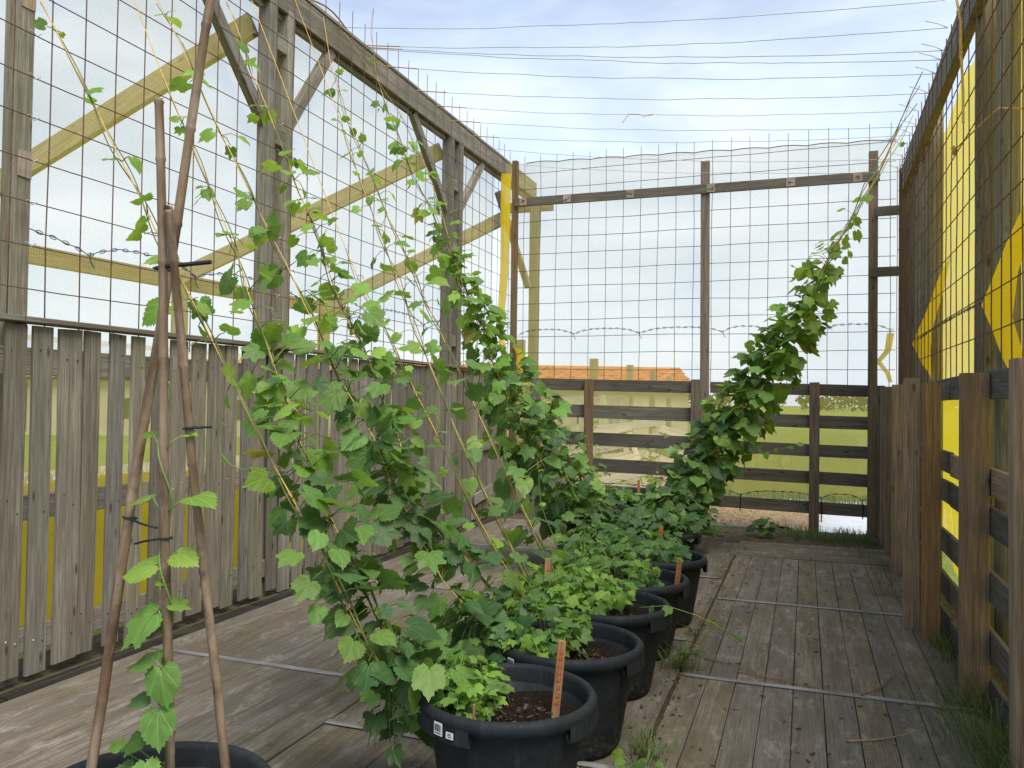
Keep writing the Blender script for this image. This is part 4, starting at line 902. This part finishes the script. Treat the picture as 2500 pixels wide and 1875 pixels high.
# ------------------------------------------------------------------ bamboo tripod with its own vine
tp = thing('bamboo_tripod', 'three brown bamboo canes tied into a tripod in a black tub', 'plant support', (-1.62, 1.78, .34))
def cane(p0, p1, r):
    p0, p1 = Vector(p0), Vector(p1); L = (p1-p0).length; R = frame(p1-p0, (p1-p0).orthogonal()); mb = MB(); pts = []; rs = []
    s = 0; node = random.uniform(.1,.25)
    while s < L:
        pts.append((-L/2+s, .003*math.sin(s*5), .003*math.cos(s*4))); rs.append(r*(1.06-.12*s/L))
        nx = min(L, node)
        if nx-s > .02:
            pts += [(-L/2+nx-.008,.003*math.sin(nx*5),.003*math.cos(nx*4))]; rs.append(r*(1.02-.12*nx/L))
        pts += [(-L/2+nx,.003*math.sin(nx*5),.003*math.cos(nx*4)), (-L/2+nx+.006,.003*math.sin(nx*5),.003*math.cos(nx*4))]; rs += [r*1.10, r*1.05]
        s = nx+.012; node = s+random.uniform(.20,.30)
    pts.append((L/2+.004, 0, 0)); rs.append(r*.95)
    mb.tube(pts, rs, 14); me = mesh_of('cane', mb.v, mb.f, M_bamboo)
    me.polygons.foreach_set('use_smooth', [len(p.vertices) == 4 for p in me.polygons])
    put(bpy.data.objects.new('cane', me), Matrix.Translation((p0+p1)/2)@R.to_4x4(), tp)
def ext(a, b, z):   # start the cane lower, in the soil
    a, b = Vector(a), Vector(b); k = (z-a.z)/(b.z-a.z); return a.lerp(b, k)
cA = (Vector((-1.796,1.71,.502)), Vector((-1.612,1.90,2.66))); cB = (Vector((-1.606,1.79,.5)), Vector((-1.624,1.72,2.284))); cC = (Vector((-1.465,1.84,.502)), Vector((-1.589,1.72,1.991)))
cane(ext(*cA,.30), cA[1], .0135); cane(ext(*cB,.30), cB[1], .0125); cane(ext(*cC,.30), cC[1], .0118)
def tie(name, c, r, d, tail):
    mb = MB(); c = Vector(c); d = Vector(d).normalized(); a = d.orthogonal().normalized(); b = d.cross(a)
    mb.tube([c+(a*math.cos(k*math.pi/6)+b*math.sin(k*math.pi/6))*r for k in range(13)], .0035, 5, cap=False)
    if tail: mb.tube([c+Vector(tail[0])]+[c+Vector(q) for q in tail[1:]], .0062 if r > .02 else .0034, 5)
    mb.build(name, M_black, tp)
apx = Vector((-1.632,1.765,1.845))
tie('cable_tie', apx, .030, (0,0,1), [(.0,-.025,0),(.06,-.02,.004),(.15,.0,.012)])
pA = cA[0].lerp(cA[1], (1.165-.5)/2.16); pB = cB[0].lerp(cB[1], (1.12-.5)/1.784); pC = cC[0].lerp(cC[1], (1.415-.5)/1.489)
tie('cable_tie', pA, .017, (.1,.1,1), [(.012,-.012,0),(.05,-.01,-.012),(.095,.0,-.022)])
tie('cable_tie', pB, .016, (0,0,1), [(.0,-.014,0),(-.04,-.03,-.006),(-.075,-.03,-.016)])
tie('cable_tie', pC, .0155, (-.1,-.1,1), [(.0,-.014,0),(.04,-.02,.002),(.08,-.01,.005)])
tv = thing('young_hop_vine', 'young hop vine with bright paired leaves twining up the middle bamboo cane', 'climbing plant', (-1.60,1.80,.36)); mb = MB()
hp = []
for k in range(150):
    z = .36+1.18*k/149; c = cB[0].lerp(cB[1], (z-.5)/1.784); an = -z*2*math.pi/.30+1.0; hp.append(c+Vector((math.cos(an), math.sin(an), 0))*.0155)
mb.tube(hp, [.0042-.002*k/149 for k in range(150)], 6)
for (p, tipd, nr, sz, age, kd) in (
    ((-1.625,1.76,1.05),(-1,-.25,-.25),(-.1,-.6,1),.135,2,'heart'), ((-1.575,1.76,1.085),(1,-.15,-.12),(.1,-.6,1),.095,2,'heart'),
    ((-1.615,1.75,.93),(-.62,-.45,-.62),(-.2,-.75,.65),.155,1,'three'), ((-1.60,1.77,.945),(.7,.3,-.1),(0,-.5,1),.07,2,'three'),
    ((-1.61,1.74,.80),(-1,-.1,-.05),(0,-.35,1),.115,1,'heart'), ((-1.595,1.74,.79),(.42,-.35,-.8),(.25,-.85,.4),.125,1,'heart'),
    ((-1.615,1.74,.70),(-1,.1,.0),(0,-.45,1),.11,0,'three'), ((-1.59,1.73,.685),(.35,-.45,-.75),(.2,-.85,.45),.125,1,'heart'),
    ((-1.63,1.74,.60),(-.8,-.2,-.3),(0,-.5,1),.11,1,'three'), ((-1.60,1.70,.56),(.3,-.4,-.4),(0,-.6,1),.10,1,'heart'),
    ((-1.66,1.73,.52),(-.4,-.4,-.4),(0,-.6,1),.12,0,'three'), ((-1.70,1.78,.54),(-1,.2,.2),(0,-.5,1),.06,2,'three'), ((-1.78,1.80,.52),(-1,.2,.3),(0,-.5,1),.06,2,'three'),
    ((-1.65,1.755,1.23),(-.9,-.3,-.12),(0,-.25,1),.09,2,'heart'), ((-1.53,1.76,1.235),(1,-.25,.02),(0,-.25,1),.115,2,'heart'),
    ((-1.655,1.76,1.395),(-1,0,.15),(0,-.5,1),.05,2,'heart'), ((-1.555,1.76,1.40),(1,0,.12),(0,-.5,1),.05,2,'heart'),
    ((-1.63,1.75,1.00),(.5,.6,.2),(0,-.4,1),.05,2,'three'), ((-1.64,1.70,.44),(-.2,-.6,-.2),(0,-.6,1),.11,1,'three')):
    p = Vector(p); c = cB[0].lerp(cB[1], (p.z-.5)/1.784); s_ = c+Vector((0,0,-.05)); leaf_at(tv, p, tipd, nr, sz*.88, age, (kd,))
    mb.tube([s_, (s_+p)/2+Vector((0,-.005,.004)), p], [.0026,.002,.0016], 5)
mb.build('stem', M_stemg, tv, None, True)

# ------------------------------------------------------------------ grass, weeds and litter inside
def blades(mb, x, y, z, n, h, spread, lean, w=.004, bias=(0,0)):
    for _ in range(n):
        a = random.uniform(0, 6.28); L = h*random.uniform(.45,1.15); bx = x+random.gauss(0, spread); by = y+random.gauss(0, spread)
        d = Vector((math.cos(a)*lean*random.random()+bias[0], math.sin(a)*lean*random.random()+bias[1], 1)); pr = Vector((-math.sin(a), math.cos(a), 0))*w*random.uniform(.6,1.2)
        p0 = Vector((bx, by, z)); p1 = p0+d*L*.5; p2 = p0+d*L*.85+Vector((d.x,d.y,0))*L*.35-Vector((0,0,.06*L)); p3 = p0+d*L*.95+Vector((d.x,d.y,0))*L*.9-Vector((0,0,.3*L*lean))
        mb.add([p0-pr,p0+pr,p1+pr*.8,p1-pr*.8,p2+pr*.5,p2-pr*.5,p3], [(0,1,2,3),(3,2,4,5),(5,4,6)])
mb = MB()
for k in range(70):
    y = random.uniform(3.4, 6.6); blades(mb, .83+random.gauss(0,.03)-.02*max(0,5-y), y, -.03, 9, .16 if y > 4.6 else .26, .03, .55, .0032, (-.15,0))
for k in range(38): blades(mb, .74+random.gauss(0,.06), random.uniform(3.0,4.7), -.02, 9, .30, .06, .9, .0030, (-.28,-.12))
tag(mb.build('grass_verge', M_grass), 'long thin grass growing through the foot of the path-side fence', 'grass', kind='stuff')
mb = MB()
for k in range(60): blades(mb, random.uniform(-.35,.75), random.uniform(9.75,10.3), -.04, 9, .17, .04, .55, .004)
for k in range(20): blades(mb, random.uniform(.55,.8), random.uniform(7.0,9.4), -.02, 8, .14, .04, .7, .0032, (-.2,0))
tag(mb.build('grass_fringe', M_grass), 'short grass fringe along the end of the deck under the end fence', 'grass', kind='stuff')
for (x, y, n, h, lb) in ((-.66,4.74,90,.19,'bright grass tuft at the seam beside the lime carpet tub'),(-.64,3.52,60,.17,'grassy weed beside the stickered leafy tub'),(-.66,5.45,20,.09,'little grass tuft at the foot of the dark carpet tub'),(-.55,3.05,18,.14,'grassy weed in the gap next to the bare-soil tub')):
    mb = MB(); blades(mb, x, y, -.03, n, h, .05, .9, .0030)
    for _ in range(14):
        a = random.uniform(0,6.28); mb.tube([(x,y,-.02),(x+.05*math.cos(a),y+.05*math.sin(a),.05),(x+.10*math.cos(a),y+.10*math.sin(a),.06)], .001, 4)
    tag(mb.build('grass_tuft', M_grass, None, Matrix.Translation((x,y,0))), lb, 'grass tuft', 'tufts in the deck gap')
def weed(x, y, n, h, size, lb, z=-.03, ages=(1,1,2)):
    o = thing('weed', lb, 'weed', (x, y, z), 'weeds in the deck gap'); mb = MB()
    for k in range(n):
        a = random.uniform(0,6.28); e = Vector((x+h*.8*math.cos(a)*random.random(), y+h*.8*math.sin(a)*random.random(), z+h*random.uniform(.3,1)))
        mb.tube([(x,y,z), (Vector((x,y,z))+e)/2+Vector((0,0,.02)), e], .0016, 4); leaf_at(o, e, (math.cos(a), math.sin(a), -.2), Vector((0,-.2,1))+rvec()*.3, size*random.uniform(.6,1.2), random.choice(ages), ('heart',))
    mb.build('stem', M_stemg, o)
weed(-.60, 3.30, 12, .14, .05, 'small leafy weed between the tubs and the path planks')
weed(-.57, 2.72, 14, .15, .06, 'leafy weed low beside the bare-soil tub')
weed(-.66, 5.02, 8, .10, .04, 'tiny weed in the gap beside the single-sticker tub')
weed(-.40, 9.95, 12, .22, .13, 'broad-leaved weed at the end of the deck', ages=(0,1))
weed(-.95, 9.75, 10, .16, .07, 'low weed amid litter at the end of the deck', ages=(0,1))
# litter: twigs, dead leaf bits
mb = MB()
for k in range(420):
    q = random.random()
    if q < .4: x, y = -.66+random.gauss(0,.045), random.uniform(2.6, 9.2)
    elif q < .62: x, y = random.uniform(-1.0,.7), random.uniform(9.3,10.3)
    else: x, y = random.uniform(-.6,.75), random.uniform(2.9,9)
    L = random.uniform(.008,.03); R = Matrix.Rotation(random.uniform(0,6.28),3,'Z')@Matrix.Rotation(random.gauss(0,.2),3,'Y')
    mb.box((x, y, .006), (L, L*random.uniform(.12,.5), .003), R)
tag(mb.build('leaf_litter', M_chip), 'brown bits and dead leaves scattered over the path planks', 'litter', kind='stuff')
for i, (a, b, c, lb) in enumerate((((-.35,4.78,.006),(-.1,4.70,.012),(.08,4.66,.006),'long curved dry twig lying across the path planks near a seam'),((.28,4.62,.012),(.42,4.78,.016),(.46,5.02,.008),'curved dry twig lying by the path fence near a seam'),((.18,3.98,.006),(.38,4.05,.012),(.52,4.22,.02),'pale dry grass stalk lying on the path planks'),((-.55,4.95,.006),(-.42,4.88,.02),(-.25,4.80,.006),'pale thin stalk lying beside the grass tuft'))):
    mb = MB(); A_, B_, C_ = Vector(a), Vector(b), Vector(c); mb.tube([A_*(1-s)**2+B_*2*s*(1-s)+C_*s*s for s in [k/10 for k in range(11)]], [.0042-.002*k/10 for k in range(11)], 5)
    tag(mb.build('dry_twig', M_dead if i != 2 else M_straw, None, Matrix.Translation(a)), lb, 'twig', 'dry twigs on the planks')

# ------------------------------------------------------------------ outside: sheet, straw, meadow, pallets, barn, trees
grid_sheet('ground_sheet', -2.6, 2.4, 10.66, 14.6, 30, 24, -.075, .006, M_sheet)
mb = MB()
grid_sheet('straw_bed', -2.5, .10, 11.0, 13.6, 26, 26, -.055, .012, M_straw, 'stuff')
for k in range(4200):
    x = random.uniform(-2.4,.16)+random.gauss(0,.06); y = 11.0+2.6*random.random(); L = random.uniform(.03,.10)
    R = Matrix.Rotation(random.uniform(0,6.28),3,'Z')@Matrix.Rotation(random.gauss(0,.3),3,'Y'); mb.box((x, y, -.05+random.random()*.035), (L, .005, .003), R)
tag(mb.build('straw', M_straw2), 'dry straw mulch spread beyond the end fence', 'straw', kind='stuff')
v = []; f = []
def fblade(x, y, z, h, w):
    a = random.uniform(0,6.28); l = random.uniform(.1,.55)*h; o_ = len(v); dx, dy = math.cos(a), math.sin(a); px, py = -dy*w, dx*w
    v.extend([(x-px,y-py,z),(x+px,y+py,z),(x+dx*l*.4+px*.6,y+dy*l*.4+py*.6,z+h*.6),(x+dx*l*.4-px*.6,y+dy*l*.4-py*.6,z+h*.6),(x+dx*l,y+dy*l,z+h)])
    f.extend([(o_,o_+1,o_+2,o_+3),(o_+3,o_+2,o_+4)])
for k in range(26000):
    y = 14.2+34*random.random()**1.7; x = random.uniform(-.75*y, .28*y+1.0)
    if x < -2.0 and y < 17.5: continue
    fblade(x, y, -.1, random.uniform(.2,.55)*(1.5 if (math.sin(x*1.7)+math.sin(y*.9+x)) > 1.0 else .8), .007)
for k in range(7000):
    x = random.uniform(-14,-4.5); y = random.uniform(2,16); fblade(x, y, -.1, random.uniform(.1,.35), .006)
for k in range(3500):
    x = random.uniform(1.4,5); y = random.uniform(2,14); fblade(x, y, -.1, random.uniform(.2,.6), .006)
o = put(bpy.data.objects.new('meadow_grass', mesh_of('meadow_grass', v, f, M_fgrass))); tag(o, 'tall yellow green meadow grass beyond the nets', 'grass', kind='stuff')
v = []; f = []
for k in range(900):
    x = random.uniform(-2.6,2.6); y = random.uniform(13.6,14.6); fblade(x, y, -.08, random.uniform(.08,.2), .005)
o = put(bpy.data.objects.new('short_grass', mesh_of('short_grass', v, f, M_grass))); tag(o, 'short green grass at the far edge of the white sheet', 'grass', kind='stuff')
mb = MB(); mb.add([(-16,-5,-.09),(-11.5,-5,-.09),(-9.5,30,-.09),(-14,30,-.09)], [(0,1,2,3)]); tag(mb.build('sandy_lane', M_lane), kind='structure')
# posts of the outer yard fence
for i, (x, y, z, w) in enumerate(((-3.74,15,2.32,.14),(-3.50,17.2,2.30,.13),(-3.45,19.6,2.28,.12),(-3.35,21.5,2.20,.12),(-4.38,12.6,2.50,.14))):
    o = thing('yard_post', ('tallest stub post between the corner frame and the pallets outside the end net','second stub post along from the pallets outside the end net','third stub post along from the pallets outside the end net','lowest stub post farthest along from the pallets outside the end net','broad timber post close beside the corner frame outside the end net')[i], 'post', (x, y, -.1), 'timber posts outside the end net')
    board('post', (x, y, -.1), (x, y, z), w, w, (1,0,0), M_frame_out, o, .006)
yf = thing('yard_fence', 'pale upright boards of a yard fence seen through the end net', 'fence', (-5, 15, -.1))
for k in range(26):
    x = -6.6+.155*k*.9; board('slat', (x, 14.9+.02*(k % 2), -.05), (x, 14.9+.02*(k % 2), 1.62+random.uniform(-.05,.03)), .105, .02, (1,0,0), M_white_wood, yf, .002)
for z in (.4, 1.3): board('rail', (-6.7, 14.95, z), (-3.0, 14.95, z), .09, .04, (0,0,1), M_frame_out, yf, .003)
def pallet(x, y, rz, tilt, roll_, label):
    o = thing('pallet', label, 'pallet', (x, y, -.08), 'pallets leaning outside the end net')
    R = Matrix.Translation((x, y, -.06)) @ Matrix.Rotation(rz,4,'Z') @ Matrix.Rotation(tilt,4,'X') @ Matrix.Rotation(roll_,4,'Y')
    def b(p0, p1, w, t, wd, nm): board(nm, R@Vector(p0), R@Vector(p1), w, t, R.to_3x3()@Vector(wd), M_white_wood, o, .003)
    for k in range(5): b((-.60,0,.08+.27*k), (.60,0,.08+.27*k), .14, .02, (0,0,1), 'deck_board')
    for xx in (-.55, 0, .55): b((xx,.055,.02), (xx,.055,1.22), .09, .085, (1,0,0), 'stringer')
    for k in (0,2,4): b((-.60,.11,.08+.27*k), (.60,.11,.08+.27*k), .10, .02, (0,0,1), 'back_board')
pallet(-2.85, 13.0, RAD(20), RAD(-24), RAD(-14), 'pale wooden pallet leaning steeply outside the end net')
pallet(-2.35, 14.0, RAD(-15), RAD(-30), RAD(16), 'pale wooden pallet tilted behind another outside the end net')
pallet(-2.95, 14.6, RAD(5), RAD(-12), RAD(-8), 'pale wooden pallet standing rearmost outside the end net')
for (x, y, h) in ((-3.9,13.6,1.5),(-3.5,14.0,1.3),(-4.3,13.9,1.6),(-3.1,12.6,.9),(-2.3,13.0,.8),(-4.05,13.2,2.1)):
    o = thing('tall_weed', 'tall leafy weed growing outside the end net', 'weed', (x, y, -.1), 'tall weeds outside the end net'); mb = MB(); mb.tube([(x,y,-.1),(x+.03,y,h*.5),(x-.02,y+.02,h)], [.008,.006,.003], 5); mb.build('stem', M_stem, o)
    for k in range(26):
        z = h*random.uniform(.1,1); a = random.uniform(0,6.28); leaf_at(o, (x+.03*math.cos(a), y+.03*math.sin(a), z), (math.cos(a), math.sin(a), -.3), Vector((0,-.2,1))+rvec()*.3, random.uniform(.09,.18)*(1.1-.5*z/h), random.choice((1,1,2)), ('three',))
# barn with a clay tile roof
A_, B_ = Vector((-45.0, 17.0, 0)), Vector((-4.7, 35.4, 0)); ub = (B_-A_).normalized(); nb = Vector((ub.y, -ub.x, 0))   # nb faces the camera
barn = thing('tiled_barn', 'long low cream barn with an orange clay tile roof beyond the nets', 'building', (A_+B_)/2)
Lb = (B_-A_).length; Rb = Matrix((ub, -nb, Vector((0,0,1)))).transposed()
mb = MB(); mb.box((A_+B_)/2-nb*2.2+Vector((0,0,1.0)), (Lb, 4.4, 2.2), Rb); mb.build('wall', M_barn, barn)
for k in range(9):
    c = A_+ub*(3+4.6*k)+nb*.012+Vector((0,0,1.0)); mb = MB(); mb.box(c, (1.0,.03,.8) if k % 3 else (1.2,.03,1.9), Rb); mb.build('window' if k % 3 else 'door', M_barnd, barn)
v = []; f = []; nu = int(Lb/.10); rows = 7
for j in range(rows):                      # overlapping courses: each course ends in a small step
    for (s_, dz) in ((j/rows, .07), ((j+1)/rows, .0)):
        for i in range(nu+1):
            q = A_-ub*.3+ub*(Lb+.6)*i/nu+nb*(.35-2.6*s_)
            v.append((q.x, q.y, 2.10+.90*s_+dz+.055*abs(math.sin(math.pi*i*.10/.50+j*1.1))))
for j in range(2*rows-1):
    for i in range(nu): a = j*(nu+1)+i; f.append((a, a+1, a+nu+2, a+nu+1))
mb = MB(); mb.add(v, f); rfo = mb.build('roof', M_tile, barn)
mb = MB(); mb.tube([A_-ub*.3-nb*2.25+Vector((0,0,3.02)), B_+ub*.3-nb*2.25+Vector((0,0,3.02))], .11, 8); mb.build('ridge_cap', M_tile, rfo)
mb = MB(); q0, q1 = A_-nb*4.4, B_-nb*4.4
mb.add([A_-ub*.3-nb*2.25+Vector((0,0,3.0)), B_+ub*.3-nb*2.25+Vector((0,0,3.0)), q1+ub*.3-nb*.3+Vector((0,0,2.1)), q0-ub*.3-nb*.3+Vector((0,0,2.1))], [(0,1,2,3)]); mb.build('rear_roof', M_tile, barn)
# far tree line (reads as one mass)
v = []; f = []
for k in range(110):
    x = -190+4.0*k+random.uniform(-3,3); y = 255+random.uniform(-14,14); h = random.uniform(3.6,6.2)*(1.25 if random.random() < .15 else 1); rr = random.uniform(2.6,4.4)
    for _ in range(150):
        d = rvec().normalized()*(random.random()**.4); c = Vector((x+d.x*rr, y+d.y*rr, max(.1, h*.52+d.z*h*.5))); s_ = random.uniform(.35,.75); o_ = len(v)
        a, b = rvec().normalized()*s_, rvec().normalized()*s_; v.extend([c-a, c+b, c+a, c-b]); f.append((o_,o_+1,o_+2,o_+3))
o = put(bpy.data.objects.new('far_trees', mesh_of('far_trees', v, f, M_tree))); tag(o, 'hazy distant line of trees across the meadow', 'trees', kind='stuff')
